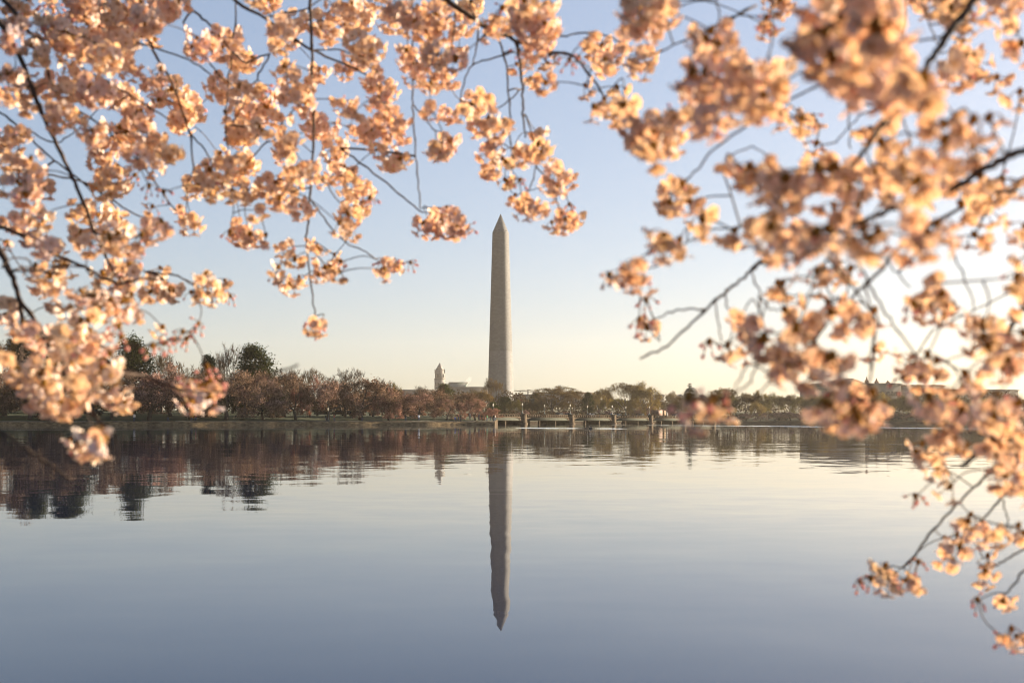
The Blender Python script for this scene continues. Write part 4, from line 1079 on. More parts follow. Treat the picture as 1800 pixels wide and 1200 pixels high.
def make_cluster(kind, seed, nfl, nbud, plen, fsize):
    rng = np.random.default_rng(seed); pm, sm, bm_ = MB(), MB(), MB()
    hubs = [np.zeros(3)] + [rng.standard_normal(3) * .006 for _ in range(max(0, nfl // 6))]
    dirs = []
    tries = 0
    while len(dirs) < nfl + nbud and tries < 4000:
        tries += 1
        d = rng.standard_normal(3); d[2] -= .55; d = unit(d)
        if d[2] > .62: continue
        if all(d.dot(e) < math.cos(1.15 / math.sqrt(max(1, (nfl + nbud) / 5.0)) * (1 - tries / 5000)) for e in dirs): dirs.append(d)
    for i, d in enumerate(dirs):
        h = hubs[i % len(hubs)]; bud = i >= nfl
        L = plen * rng.uniform(.75, 1.2)
        mid = h + d * L * .5 + np.array((0, 0, .004)); end = h + d * L + np.array((0, 0, -.006 * rng.uniform(.4, 1.6)))
        ax = unit(end - mid + rng.standard_normal(3) * .10 * L)
        tip = end - ax * fsize * .30
        sm.tube([h, mid, tip], [.0013, .0010, .0011], 4, 0, False)
        if bud: add_bud(bm_, sm, rng, end, ax, fsize * rng.uniform(.5, .8))
        else: add_flower(pm, sm, rng, end, ax, fsize * rng.uniform(.9, 1.1), rng.uniform(.55, 1.0))
    for h in hubs:                                                    # bud scales at the spur
        sm.lathe([(.001, -.007), (.0055, -.002), (.0062, .002), (.003, .009)], 6, tuple(h))
    pts = np.concatenate(pm.V) if pm.n else np.concatenate(bm_.V)
    rad = float(np.percentile(np.linalg.norm(pts - pts.mean(0), axis=1), 90)); cen = pts.mean(0)
    CLUSTERS.setdefault(kind, []).append((pm.mesh('blossom_cluster', [M['petal'], M['stamen']], True) if pm.n else None, sm.mesh('stalk_spray', M['stalk'], True), bm_.mesh('bud_spray', M['bud'], True) if bm_.n else None, rad, cen))
for s_ in range(5): make_cluster('S', 200 + s_, 3, 1 if s_ % 2 else 0, .020, .0166)
for s_ in range(6): make_cluster('M', 210 + s_, 6, 2 if s_ % 3 == 0 else 0, .024, .0170)
for s_ in range(6): make_cluster('L', 220 + s_, 11, 2 if s_ % 3 == 0 else 0, .0285, .0172)
for s_ in range(6): make_cluster('X', 230 + s_, 18, 3 if s_ % 3 == 0 else 0, .033, .0175)
for s_ in range(3): make_cluster('B', 240 + s_, 0, 6, .020, .0150)        # buds only
for s_ in range(3): make_cluster('C', 250 + s_, 6, 11, .026, .0165)       # mostly buds

def spline(pts, step=.25):
    """Catmull-Rom through the points."""
    pts = [np.asarray(p, float) for p in pts]; n = len(pts)
    if n == 2: return np.array([pts[0] + (pts[1] - pts[0]) * t for t in np.linspace(0, 1, 5)])
    out = []
    for i in range(n - 1):
        p0, p1, p2, p3 = pts[max(i - 1, 0)], pts[i], pts[i + 1], pts[min(i + 2, n - 1)]
        for t in np.arange(0, 1, step):
            out.append(.5 * ((2 * p1) + (p2 - p0) * t + (2 * p0 - 5 * p1 + 4 * p2 - p3) * t * t + (3 * p1 - p0 - 3 * p2 + p3) * t ** 3))
    out.append(pts[-1]); return np.array(out)

# bough: key -> (label, [(kind, depth start, depth end, radius px start, radius px end, [(x, y) ...])], [(depth, [(x, y, r[, kind]) ...]) ...])
BOUGHS = {}
BOUGHS['upper_corner'] = ('cherry bough sweeping in from the upper corner above the evergreens, thick with peach blossom', [
  ('branch', 2.0, 2.1, 5.5, 2.4, [(-160, -170), (-60, -40), (0, 40), (20, 75), (45, 125), (65, 180), (85, 225), (110, 275), (130, 320), (150, 365), (165, 405), (183, 445), (202, 482)]),
  ('branch', 2.1, 2.2, 4.5, 1.6, [(-120, -120), (10, 5), (50, 55), (90, 72), (130, 80), (182, 83), (250, 78)]),
  ('twig', 2.15, 2.25, 2.2, 1.2, [(65, 60), (100, 165), (170, 215), (240, 280), (310, 372)]),
  ('twig', 2.2, 2.3, 2.2, 1.2, [(130, 80), (145, 120), (200, 150), (250, 182), (300, 212)]),
  ('twig', 2.3, 2.4, 2.0, 1.3, [(-60, 150), (0, 197), (40, 230), (80, 270), (120, 300), (160, 330), (250, 382)]),
  ('twig', 2.35, 2.4, 1.6, 1.0, [(45, 225), (90, 250), (120, 240), (160, 205)]),
  ('twig', 2.3, 2.4, 1.8, 1.2, [(72, 305), (112, 313), (160, 325), (185, 345), (205, 365)]),
 ], [
  (2.1, [(30, 15, 35), (25, 45, 30), (20, 75, 28), (20, 140, 32), (50, 160, 30), (10, 175, 25), (80, 150, 25), (45, 190, 18), (60, 90, 30), (125, 95, 34), (110, 70, 40), (150, 90, 40), (80, 105, 22)]),
  (2.2, [(85, 18, 34, 'C'), (75, 45, 24, 'C'), (92, 62, 24, 'C'), (145, 10, 38), (175, 15, 38), (205, 32, 40), (150, 42, 40), (190, 60, 36), (215, 72, 35), (185, 105, 36), (205, 100, 38), (230, 125, 26), (135, 150, 38), (165, 165, 38), (115, 165, 28), (200, 170, 30), (225, 180, 34), (240, 205, 32)]),
  (2.2, [(105, 210, 34), (130, 208, 28), (165, 240, 28), (185, 255, 34), (220, 240, 40), (250, 230, 32), (265, 252, 34), (300, 270, 28), (240, 278, 28), (180, 287, 32), (205, 300, 22), (272, 297, 18), (185, 330, 34), (215, 328, 28), (235, 318, 18, 'B'), (262, 338, 14, 'B'), (260, 372, 16, 'S'), (170, 382, 36), (140, 376, 28), (205, 390, 26)]),
  (2.05, [(15, 255, 36), (35, 240, 22), (20, 290, 28), (52, 287, 26), (60, 312, 28), (75, 332, 26), (50, 352, 30), (35, 330, 26), (30, 395, 28), (70, 390, 30), (8, 325, 22)]),
 ])
BOUGHS['top_spray'] = ('cherry bough hanging from the top edge above the bare trees, with long thin crossing twigs', [
  ('branch', 2.2, 2.3, 3.4, 1.4, [(215, -160), (228, -40), (240, 20), (257, 62), (277, 105), (300, 142), (322, 200), (335, 245), (340, 300)]),
  ('branch', 2.25, 2.35, 3.0, 1.2, [(300, -120), (318, -10), (345, 22), (375, 50), (402, 85), (432, 112)]),
  ('twig', 2.3, 2.35, 1.8, 1.2, [(240, 75), (275, 85), (332, 106), (372, 132)]),
  ('twig', 2.3, 2.4, 1.7, 1.1, [(322, 40), (355, 95), (395, 140), (430, 160)]),
  ('twig', 2.3, 2.4, 1.5, 1.2, [(415, -60), (415, 10), (408, 90), (400, 160), (397, 230), (403, 262)]),
  ('twig', 2.35, 2.4, 1.6, 1.2, [(332, 232), (360, 265), (380, 300)]),
  ('twig', 2.35, 2.45, 1.6, 1.1, [(475, 95), (455, 130), (430, 180), (395, 235)]),
  ('twig', 2.35, 2.45, 1.6, 1.1, [(500, 240), (470, 250), (445, 275), (425, 300)]),
 ], [
  (2.2, [(240, 20, 40), (290, 12, 36), (262, 42, 38), (315, 5, 26), (230, 55, 26), (265, 72, 20)]),
  (2.3, [(270, 150, 28), (300, 165, 35), (330, 195, 36), (322, 215, 32), (348, 205, 20), (280, 180, 18), (277, 128, 14, 'S')]),
  (2.25, [(355, 85, 33), (395, 85, 34), (420, 105, 32), (380, 62, 18), (410, 70, 22), (340, 90, 18), (440, 108, 16)]),
  (2.25, [(385, 155, 36), (420, 160, 30), (455, 165, 26, 'C'), (440, 205, 38), (420, 240, 34), (470, 195, 34), (492, 215, 22), (455, 232, 22), (400, 205, 16, 'S')]),
  (2.3, [(350, 325, 34), (377, 332, 32), (335, 340, 20), (365, 305, 24), (400, 290, 33), (432, 290, 32), (410, 320, 28), (437, 342, 28), (390, 275, 18), (415, 345, 24)]),
  (2.3, [(315, 372, 14, 'S'), (335, 395, 28), (325, 385, 20), (455, 378, 15, 'S'), (425, 415, 30), (440, 420, 24), (405, 415, 15, 'B'), (460, 425, 16), (290, 345, 12, 'B')]),
 ])
BOUGHS['hanging_rod'] = ('cherry bough with one long straight rod hanging nearly plumb to a single low cluster', [
  ('branch', 2.3, 2.35, 3.2, 1.3, [(548, -180), (546, -60), (545, 0), (548, 80), (549, 140), (551, 230), (548, 290), (545, 340), (540, 400), (540, 440), (545, 490), (553, 556)]),
  ('branch', 2.2, 2.4, 3.2, 1.5, [(330, -90), (400, -8), (465, 32), (500, 60), (545, 85), (582, 102), (642, 132), (685, 192)]),
  ('twig', 2.35, 2.4, 1.6, 1.1, [(548, 90), (580, 88), (612, 92), (650, 105)]),
  ('twig', 2.35, 2.45, 1.5, 1.1, [(549, 355), (575, 390), (600, 420), (638, 440), (660, 455)]),
  ('twig', 2.3, 2.35, 1.4, 1.1, [(550, 300), (575, 325), (592, 350)]),
  ('twig', 2.35, 2.4, 1.4, 1.1, [(540, 432), (556, 446), (575, 470)]),
  ('twig', 2.35, 2.4, 1.4, 1.1, [(548, 330), (520, 335), (480, 350), (450, 370)]),
  ('twig', 2.4, 2.3, 1.5, 1.2, [(465, 32), (500, 22), (540, 15), (590, -20)]),
  ('twig', 2.3, 2.4, 1.4, 1.1, [(549, 150), (530, 180), (505, 205), (482, 240)]),
 ], [
  (2.25, [(470, 5, 30), (450, -8, 25), (495, 55, 32), (517, 42, 28), (490, 87, 22), (510, 75, 20), (560, 45, 30), (577, 62, 28), (590, 25, 26)]),
  (2.3, [(520, 160, 37), (505, 130, 27), (560, 130, 24), (535, 185, 24), (500, 165, 20), (560, 225, 32), (545, 215, 24), (580, 240, 20), (590, 270, 30), (500, 260, 28), (520, 300, 30), (542, 302, 27), (495, 278, 18), (512, 250, 18)]),
  (2.3, [(480, 330, 34), (510, 340, 28), (527, 370, 28), (490, 360, 18), (565, 320, 20), (590, 310, 26)]),
  (2.35, [(612, 50, 28), (620, 15, 35), (642, 35, 26), (662, 5, 25), (635, 85, 35), (655, 97, 28), (625, 112, 28), (605, 130, 20)]),
  (2.35, [(660, 150, 32), (670, 182, 30), (682, 160, 25), (680, 212, 28), (702, 222, 25), (690, 240, 30), (650, 235, 30), (685, 290, 26), (707, 285, 20), (665, 265, 20), (620, 205, 25), (605, 187, 28), (625, 240, 16)]),
  (2.35, [(620, 320, 26), (640, 340, 26), (655, 355, 14, 'B'), (612, 385, 28), (632, 370, 22), (615, 412, 20), (598, 405, 16), (612, 345, 20), (605, 300, 20)]),
  (2.4, [(500, 440, 21), (515, 460, 20), (555, 440, 17), (490, 490, 15), (505, 508, 20), (525, 497, 17), (545, 430, 12, 'S'), (485, 478, 12)]),
  (2.4, [(570, 480, 19), (585, 472, 18), (592, 487, 16), (560, 490, 13), (598, 470, 10, 'B'), (590, 455, 12, 'S')]),
  (2.45, [(555, 578, 26, 'C'), (680, 470, 24, 'C'), (695, 472, 16, 'C'), (725, 468, 13, 'B'), (672, 485, 14)]),
 ])
BOUGHS['centre_arch'] = ('cherry bough arching over the obelisk with thin plumb shoots and loose rings of blossom', [
  ('branch', 2.0, 2.25, 5.5, 1.4, [(690, -150), (770, -20), (820, 25), (850, 45), (880, 60), (905, 72), (910, 88), (915, 120), (918, 160), (920, 200), (923, 242)]),
  ('branch', 2.15, 1.85, 3.2, 1.5, [(905, 72), (958, 90), (1000, 96), (1022, 112), (1050, 150), (1064, 176), (1085, 205)]),
  ('twig', 2.25, 2.3, 1.9, 1.2, [(872, 56), (888, 105), (893, 150), (897, 200), (895, 242), (905, 290)]),
  ('twig', 2.1, 1.95, 1.8, 1.2, [(958, 78), (985, 65), (1030, 58), (1068, 63), (1100, 84)]),
  ('twig', 2.25, 2.3, 1.6, 1.1, [(905, 92), (862, 104), (830, 116), (815, 145), (808, 185)]),
  ('twig', 2.2, 2.3, 1.7, 1.1, [(842, 42), (838, 80), (830, 116)]),
  ('twig', 2.25, 2.35, 1.7, 1.2, [(722, -60), (725, 40), (725, 150), (726, 200), (730, 260), (735, 330), (739, 366)]),
  ('twig', 2.4, 2.35, 1.9, 1.3, [(598, 260), (640, 292), (680, 322), (715, 352), (742, 373)]),
  ('twig', 2.3, 2.3, 1.4, 1.0, [(916, 158), (890, 180), (868, 196)]),
  ('twig', 2.3, 2.3, 1.4, 1.0, [(726, 185), (742, 203), (765, 230)]),
  ('twig', 2.2, 2.25, 1.5, 1.0, [(800, 10), (798, 65), (790, 95)]),
  ('twig', 2.25, 2.3, 1.4, 1.0, [(922, 200), (938, 250), (942, 292), (932, 328), (920, 348)]),
  ('twig', 2.25, 2.3, 1.4, 1.0, [(942, 292), (965, 320), (978, 350), (986, 382)]),
  ('twig', 2.3, 2.3, 1.4, 1.0, [(842, -20), (825, 12), (850, 45)]),
 ], [
  (2.2, [(690, 40, 32), (722, 46, 30), (700, 18, 28), (750, 50, 35), (766, 30, 28), (790, 57, 28), (815, 45, 26), (830, 14, 28), (775, 12, 20), (735, 20, 22)]),
  (2.0, [(875, 50, 28), (886, 24, 25), (860, 57, 22), (930, 40, 42), (960, 55, 38), (940, 78, 36), (965, 18, 26), (925, 12, 25), (905, 45, 24)]),
  (2.3, [(720, 110, 28), (735, 122, 26), (728, 142, 22), (712, 95, 18), (770, 100, 30), (757, 95, 24), (785, 142, 28), (802, 112, 20), (805, 93, 17), (755, 155, 20), (770, 130, 22)]),
  (2.3, [(760, 200, 18), (790, 205, 22), (815, 200, 22), (832, 190, 28), (850, 178, 22), (862, 217, 28), (840, 226, 25), (885, 222, 18), (780, 262, 32), (768, 267, 20), (793, 255, 18), (870, 235, 18)]),
  (2.3, [(855, 275, 24), (870, 256, 20), (882, 287, 22), (865, 302, 24), (892, 322, 18), (912, 325, 12, 'B'), (925, 275, 28), (945, 262, 22), (956, 272, 18), (948, 240, 16), (905, 268, 16)]),
  (2.2, [(935, 110, 20, 'S'), (962, 120, 17, 'S'), (970, 108, 14, 'S'), (958, 150, 19, 'M'), (930, 148, 16, 'S'), (913, 122, 14, 'S'), (916, 95, 12, 'B'), (942, 98, 12, 'S')]),
  (2.3, [(980, 312, 32), (997, 322, 18), (963, 330, 18), (978, 340, 18), (925, 365, 28), (947, 372, 18), (903, 355, 15), (920, 380, 14), (995, 392, 26), (1012, 388, 16), (972, 402, 12), (1001, 368, 8, 'B')]),
  (2.35, [(780, 397, 36), (758, 405, 24), (802, 402, 27), (742, 400, 18), (770, 382, 20), (826, 407, 15, 'B'), (783, 372, 9, 'B')]),
  (1.95, [(1055, 90, 32), (1072, 110, 25), (1040, 77, 16), (1100, 80, 14, 'S'), (1060, 115, 18), (1130, 110, 27), (1110, 122, 20), (1147, 100, 14), (1125, 128, 16), (1018, 108, 9, 'B'), (998, 115, 9, 'B')]),
  (1.7, [(1035, 160, 18), (1050, 202, 14, 'S'), (1090, 165, 12, 'S'), (1080, 195, 24), (1102, 195, 25), (1095, 217, 20), (1068, 185, 16)]),
 ])
BOUGHS['lower_corner'] = ('lowest cherry bough hanging over the bank reflection, with the largest sunlit flowers and round buds', [
  ('branch', 1.7, 1.7, 7.0, 3.4, [(-120, 380), (-50, 405), (0, 440), (15, 475), (30, 510), (38, 550), (42, 585)]),
  ('branch', 1.7, 1.65, 4.4, 2.4, [(34, 525), (65, 572), (90, 620), (108, 652), (135, 702), (128, 725)]),
  ('branch', 1.75, 1.9, 4.2, 1.8, [(-90, 330), (-20, 390), (50, 417), (100, 450), (150, 470), (203, 497), (255, 490), (290, 492)]),
  ('twig', 2.0, 1.9, 1.8, 1.2, [(255, 478), (300, 482), (330, 495), (352, 508)]),
  ('branch', 1.7, 1.5, 4.0, 3.0, [(120, 590), (165, 622), (200, 640), (242, 658), (275, 668), (320, 686)]),
  ('twig', 1.3, 1.3, 3.2, 2.0, [(-80, 700), (0, 757), (40, 785), (80, 812), (126, 842)]),
  ('twig', 1.5, 1.45, 3.2, 2.6, [(108, 652), (150, 712), (170, 735), (190, 752)]),
  ('twig', 1.7, 1.65, 2.0, 1.0, [(170, 625), (215, 612), (250, 607), (290, 602), (322, 586), (347, 575)]),
  ('twig', 1.6, 1.55, 1.8, 1.2, [(15, 478), (60, 475), (110, 482)]),
  ('twig', 1.65, 1.6, 1.6, 1.2, [(60, 470), (45, 455), (18, 455), (2, 470)]),
  ('twig', 1.65, 1.6, 1.7, 1.2, [(150, 470), (175, 500), (185, 520)]),
  ('twig', 1.4, 1.3, 1.3, 2.0, [(320, 686), (380, 690), (440, 676), (490, 654), (524, 641)]),
  ('twig', 1.65, 1.6, 2.2, 1.4, [(42, 585), (38, 620), (35, 645)]),
 ], [
  (1.8, [(60, 420, 28), (77, 437, 28), (97, 442, 18), (140, 415, 26), (152, 437, 22), (210, 420, 32), (230, 442, 28), (195, 430, 24), (252, 430, 18), (270, 410, 28), (287, 405, 14), (180, 418, 18)]),
  (1.8, [(85, 490, 28), (65, 480, 20), (95, 510, 28), (70, 512, 20), (110, 475, 24), (15, 540, 28), (10, 562, 22), (5, 430, 12), (200, 480, 28), (225, 475, 26), (237, 492, 18), (180, 490, 20), (215, 505, 22)]),
  (1.95, [(290, 512, 28), (275, 500, 28), (302, 517, 20), (285, 477, 14), (260, 520, 18), (365, 507, 28), (380, 522, 24), (345, 522, 14), (392, 500, 14), (406, 527, 14, 'B'), (355, 488, 14)]),
  (1.7, [(60, 592, 30), (40, 577, 25), (30, 582, 18), (160, 530, 30), (190, 532, 30), (212, 542, 30), (227, 525, 24), (145, 527, 20), (237, 557, 16), (100, 545, 24), (122, 552, 20), (175, 555, 22), (200, 562, 20)]),
  (1.6, [(110, 590, 35), (132, 612, 40), (160, 592, 26), (140, 642, 32), (172, 620, 24), (90, 602, 25), (75, 612, 20), (205, 600, 16, 'B'), (207, 585, 12, 'B'), (150, 570, 26), (115, 625, 24)]),
  (1.5, [(55, 652, 32), (75, 670, 36), (40, 670, 28), (10, 642, 15), (20, 650, 12, 'B'), (60, 690, 28), (90, 655, 22)]),
  (1.45, [(95, 710, 40), (125, 700, 36), (80, 712, 28), (70, 692, 24), (110, 722, 24), (142, 705, 20), (122, 680, 20)]),
  (1.5, [(185, 655, 28), (195, 640, 22), (160, 667, 25), (205, 690, 22), (180, 692, 20), (150, 682, 18), (210, 710, 28), (225, 717, 18), (195, 705, 14)]),
  (1.5, [(350, 697, 34, 'C'), (335, 687, 18, 'C'), (362, 712, 20), (345, 708, 22), (332, 717, 14), (366, 657, 10, 'B'), (365, 690, 20, 'C')]),
  (1.35, [(165, 767, 17, 'S'), (175, 785, 20), (150, 795, 22), (132, 785, 13, 'S'), (160, 800, 18)]),
  (1.65, [(278, 585, 9, 'S'), (290, 612, 12, 'B'), (305, 608, 12, 'B'), (318, 592, 8, 'B'), (345, 577, 6, 'B'), (328, 602, 8, 'B'), (270, 618, 9, 'B')]),
 ])
BOUGHS['near_cloud'] = ('nearest and most blurred cherry bough, a brown gold cloud high on the sunward side', [
  ('branch', 1.25, 1.2, 7.5, 4.0, [(1790, -120), (1735, -30), (1695, 25), (1670, 55), (1650, 85), (1632, 115), (1610, 150), (1580, 190), (1550, 222), (1525, 258), (1495, 295)]),
  ('twig', 1.15, 1.1, 2.4, 1.6, [(1475, -80), (1470, 10), (1466, 60), (1450, 110)]),
  ('twig', 1.3, 1.25, 2.2, 1.4, [(1355, -60), (1356, 20), (1357, 75), (1340, 120)]),
  ('twig', 1.3, 1.4, 2.4, 1.4, [(1668, 60), (1645, 68), (1605, 75), (1590, 92), (1560, 55), (1490, 42)]),
  ('twig', 1.25, 1.35, 2.0, 1.4, [(1575, 192), (1598, 240), (1612, 290), (1640, 330)]),
  ('twig', 1.6, 1.7, 2.2, 1.4, [(1330, 10), (1265, 42), (1200, 72), (1130, 100)]),
  ('twig', 1.5, 1.6, 1.8, 1.2, [(1262, -60), (1262, 0), (1264, 40), (1255, 70)]),
  ('twig', 1.4, 1.6, 2.2, 1.6, [(1442, 150), (1380, 180), (1300, 230), (1250, 268), (1215, 310), (1190, 340)]),
  ('twig', 1.5, 1.6, 1.6, 1.2, [(1550, 190), (1510, 205), (1470, 250)]),
  ('twig', 1.5, 1.6, 1.6, 1.2, [(1490, 170), (1494, 215), (1496, 262)]),
  ('twig', 1.7, 1.8, 1.6, 1.1, [(1595, -40), (1590, 60), (1580, 90)]),
  ('twig', 1.6, 1.7, 1.6, 1.1, [(1625, 20), (1640, 60), (1655, 95)]),
 ], [
  (1.25, [(1250, 68, 28), (1256, 88, 28), (1235, 82, 18), (1240, 140, 44), (1282, 130, 40), (1310, 150, 48), (1342, 160, 44), (1300, 192, 38), (1340, 195, 34), (1362, 130, 28), (1368, 170, 28), (1220, 122, 24), (1225, 172, 34), (1250, 217, 34), (1222, 210, 22), (1272, 210, 24), (1215, 150, 20)]),
  (1.7, [(1350, 58, 18), (1345, 45, 14, 'B'), (1370, 10, 30), (1400, 20, 26), (1345, 2, 20), (1418, 35, 18), (1390, 55, 18), (1402, 80, 20), (1412, 92, 14)]),
  (1.0, [(1455, 25, 50, 'L'), (1502, 12, 46, 'L'), (1545, 22, 40, 'M'), (1452, 78, 50, 'L'), (1492, 92, 50, 'L'), (1535, 70, 46, 'L'), (1458, 122, 40, 'M'), (1512, 132, 48, 'L'), (1560, 115, 44, 'L'), (1592, 146, 40, 'M'), (1485, 158, 36, 'M'), (1628, 157, 34, 'M'), (1548, 162, 34, 'M'), (1575, 175, 26, 'M')]),
  (1.6, [(1375, 210, 20), (1385, 237, 20), (1420, 215, 20), (1442, 235, 25), (1430, 262, 20), (1402, 225, 18), (1420, 250, 20)]),
  (1.4, [(1145, 240, 42, 'L'), (1170, 255, 36), (1180, 215, 26), (1122, 225, 28), (1150, 272, 30), (1165, 235, 26), (1130, 252, 24)]),
  (1.6, [(1128, 35, 36), (1160, 30, 30), (1120, 12, 28), (1147, 55, 28), (1110, 45, 20), (1170, 42, 18), (1142, 18, 26)]),
  (1.7, [(1185, 347, 32), (1175, 367, 24), (1160, 352, 18), (1195, 330, 16), (1212, 367, 10, 'S'), (1188, 375, 18)]),
  (1.7, [(1690, 118, 28), (1702, 100, 22), (1680, 140, 28), (1720, 130, 24), (1700, 60, 15, 'S'), (1750, 110, 18), (1760, 150, 16)]),
  (1.4, [(1650, 10, 34), (1622, 5, 25), (1680, 15, 30), (1710, 10, 28), (1750, 10, 28), (1780, 15, 24), (1770, 60, 12), (1790, 100, 18), (1665, 35, 18)]),
 ])
BOUGHS['golden_band'] = ('broad band of backlit blossom crossing the sunward side at mid height', [
  ('branch', 1.1, 1.2, 8.0, 3.2, [(1920, 215), (1800, 262), (1760, 282), (1720, 302), (1680, 330), (1620, 352), (1560, 372), (1500, 395), (1450, 425), (1400, 455), (1340, 462)]),
  ('branch', 1.55, 1.7, 2.9, 1.8, [(1352, 455), (1337, 461), (1308, 487), (1273, 516), (1240, 544), (1200, 583), (1165, 612), (1125, 630)]),
  ('twig', 1.65, 1.75, 1.9, 1.3, [(1240, 544), (1205, 542), (1175, 550), (1150, 561)]),
  ('twig', 1.55, 1.5, 1.8, 1.3, [(1320, 474), (1332, 505), (1336, 530), (1334, 552)]),
  ('twig', 1.5, 1.45, 1.7, 1.3, [(1335, 522), (1350, 537), (1368, 546)]),
  ('twig', 1.6, 1.5, 1.7, 1.3, [(1275, 514), (1279, 540), (1290, 563)]),
  ('twig', 1.6, 1.55, 1.7, 1.3, [(1258, 530), (1260, 552), (1264, 578), (1268, 600)]),
  ('twig', 1.25, 1.2, 3.0, 2.2, [(1470, 415), (1457, 450), (1442, 475), (1428, 500)]),
  ('twig', 1.35, 1.35, 2.4, 1.6, [(1498, 440), (1515, 470), (1540, 522), (1570, 568), (1592, 600), (1612, 632)]),
  ('twig', 1.4, 1.4, 1.7, 1.2, [(1555, 450), (1572, 475), (1600, 505)]),
  ('twig', 1.4, 1.4, 1.9, 1.3, [(1665, 400), (1680, 450), (1695, 490), (1708, 520), (1712, 548)]),
  ('twig', 1.5, 1.6, 1.7, 1.1, [(1350, 415), (1300, 400), (1240, 405), (1210, 425), (1165, 462), (1110, 480)]),
  ('twig', 1.2, 1.2, 2.0, 1.4, [(1430, 500), (1415, 540), (1400, 580), (1385, 610)]),
  ('twig', 1.3, 1.25, 2.0, 1.4, [(1310, 640), (1300, 665), (1288, 690)]),
  ('twig', 1.25, 1.2, 2.0, 1.6, [(1540, 560), (1532, 640), (1525, 690), (1512, 702)]),
  ('twig', 1.3, 1.2, 1.8, 1.4, [(1350, 655), (1345, 685), (1290, 712), (1262, 715)]),
  ('twig', 1.5, 1.55, 1.6, 1.1, [(1270, 300), (1290, 270), (1330, 262), (1380, 300)]),
 ], [
  (1.2, [(1310, 282, 17), (1300, 312, 24), (1290, 297, 14), (1336, 312, 34), (1380, 330, 34), (1350, 332, 28), (1396, 312, 24), (1430, 302, 34), (1470, 312, 34), (1500, 322, 30), (1440, 322, 28), (1410, 292, 20), (1410, 345, 28), (1480, 345, 28)]),
  (1.3, [(1560, 272, 24), (1575, 292, 20), (1570, 320, 26), (1540, 317, 18), (1550, 345, 24), (1600, 262, 18), (1530, 236, 12, 'S'), (1552, 236, 12, 'S')]),
  (1.1, [(1590, 342, 34), (1622, 332, 36), (1650, 332, 34), (1600, 312, 28), (1640, 292, 34), (1670, 272, 36), (1690, 302, 34), (1660, 242, 34), (1652, 215, 28), (1702, 242, 28), (1720, 282, 28), (1740, 232, 24), (1762, 222, 20), (1770, 200, 22)]),
  (1.35, [(1720, 332, 28), (1735, 352, 24), (1702, 370, 28), (1730, 382, 24), (1762, 330, 26), (1780, 292, 26), (1790, 332, 24), (1790, 372, 20), (1790, 180, 20)]),
  (1.45, [(1240, 400, 21), (1262, 392, 18), (1300, 387, 20), (1322, 382, 18), (1230, 390, 12), (1285, 427, 21), (1265, 415, 18), (1245, 412, 11), (1190, 440, 18), (1175, 442, 24), (1155, 425, 11, 'S'), (1160, 448, 12, 'B')]),
  (1.15, [(1342, 402, 30), (1370, 372, 28), (1400, 377, 24), (1440, 362, 24), (1460, 382, 24), (1502, 377, 24), (1530, 385, 20), (1320, 412, 18)]),
  (1.05, [(1352, 425, 34), (1382, 440, 36), (1412, 430, 36), (1442, 425, 30), (1370, 457, 24), (1402, 460, 20), (1472, 415, 30), (1520, 430, 28), (1502, 442, 24), (1542, 430, 28), (1580, 445, 24), (1612, 440, 32), (1642, 435, 24), (1602, 462, 16), (1622, 410, 24), (1652, 410, 20)]),
  (1.45, [(1700, 445, 24), (1722, 430, 18), (1695, 457, 14), (1075, 492, 18, 'B'), (1110, 497, 30), (1095, 490, 26), (1127, 507, 20), (1115, 475, 16)]),
 ])
BOUGHS['golden_fringe'] = ('hanging fringe of backlit blossom before the sunward treeline with a round ring cluster', [
  ('branch', 1.35, 1.25, 3.6, 2.0, [(1790, 330), (1700, 360), (1600, 420), (1520, 500), (1460, 560), (1420, 610), (1380, 640), (1330, 625)]),
  ('twig', 1.3, 1.3, 2.0, 1.4, [(1475, 545), (1440, 520), (1395, 520), (1375, 510)]),
  ('twig', 1.3, 1.25, 2.0, 1.4, [(1520, 500), (1535, 580), (1530, 640), (1522, 690), (1508, 705)]),
  ('twig', 1.3, 1.3, 1.9, 1.3, [(1440, 590), (1360, 585), (1310, 585), (1270, 605)]),
  ('twig', 1.35, 1.3, 1.9, 1.3, [(1330, 640), (1318, 668), (1290, 692), (1255, 705), (1240, 712)]),
 ], [
  (1.4, [(1380, 512, 21), (1390, 532, 20), (1400, 552, 18), (1452, 500, 24), (1440, 490, 20), (1482, 480, 18), (1430, 532, 14), (1368, 517, 14), (1410, 572, 20), (1440, 562, 18), (1425, 582, 16)]),
  (1.35, [(1475, 562, 24), (1465, 540, 16), (1500, 567, 18), (1490, 582, 16), (1532, 562, 14), (1455, 575, 14), (1515, 545, 14)]),
  (1.45, [(1300, 567, 14), (1312, 572, 20), (1340, 572, 20), (1330, 592, 17), (1250, 607, 14), (1265, 622, 20), (1285, 622, 20), (1280, 602, 16), (1300, 632, 14), (1245, 615, 10, 'B')]),
  (1.2, [(1340, 612, 30), (1370, 640, 28), (1350, 637, 24), (1390, 622, 28), (1400, 602, 20), (1380, 660, 24), (1410, 660, 22), (1430, 622, 28), (1450, 642, 28), (1470, 652, 24), (1480, 622, 18), (1430, 675, 18), (1405, 677, 18), (1425, 645, 26)]),
  (1.2, [(1460, 717, 20), (1465, 737, 20), (1490, 750, 20), (1520, 745, 20), (1540, 727, 20), (1530, 707, 18), (1500, 712, 22, 'C'), (1482, 692, 14, 'S'), (1510, 735, 18)]),
  (1.15, [(1240, 722, 18), (1225, 737, 20), (1255, 747, 20), (1270, 727, 20), (1215, 717, 10, 'B'), (1250, 715, 12, 'B')]),
 ])
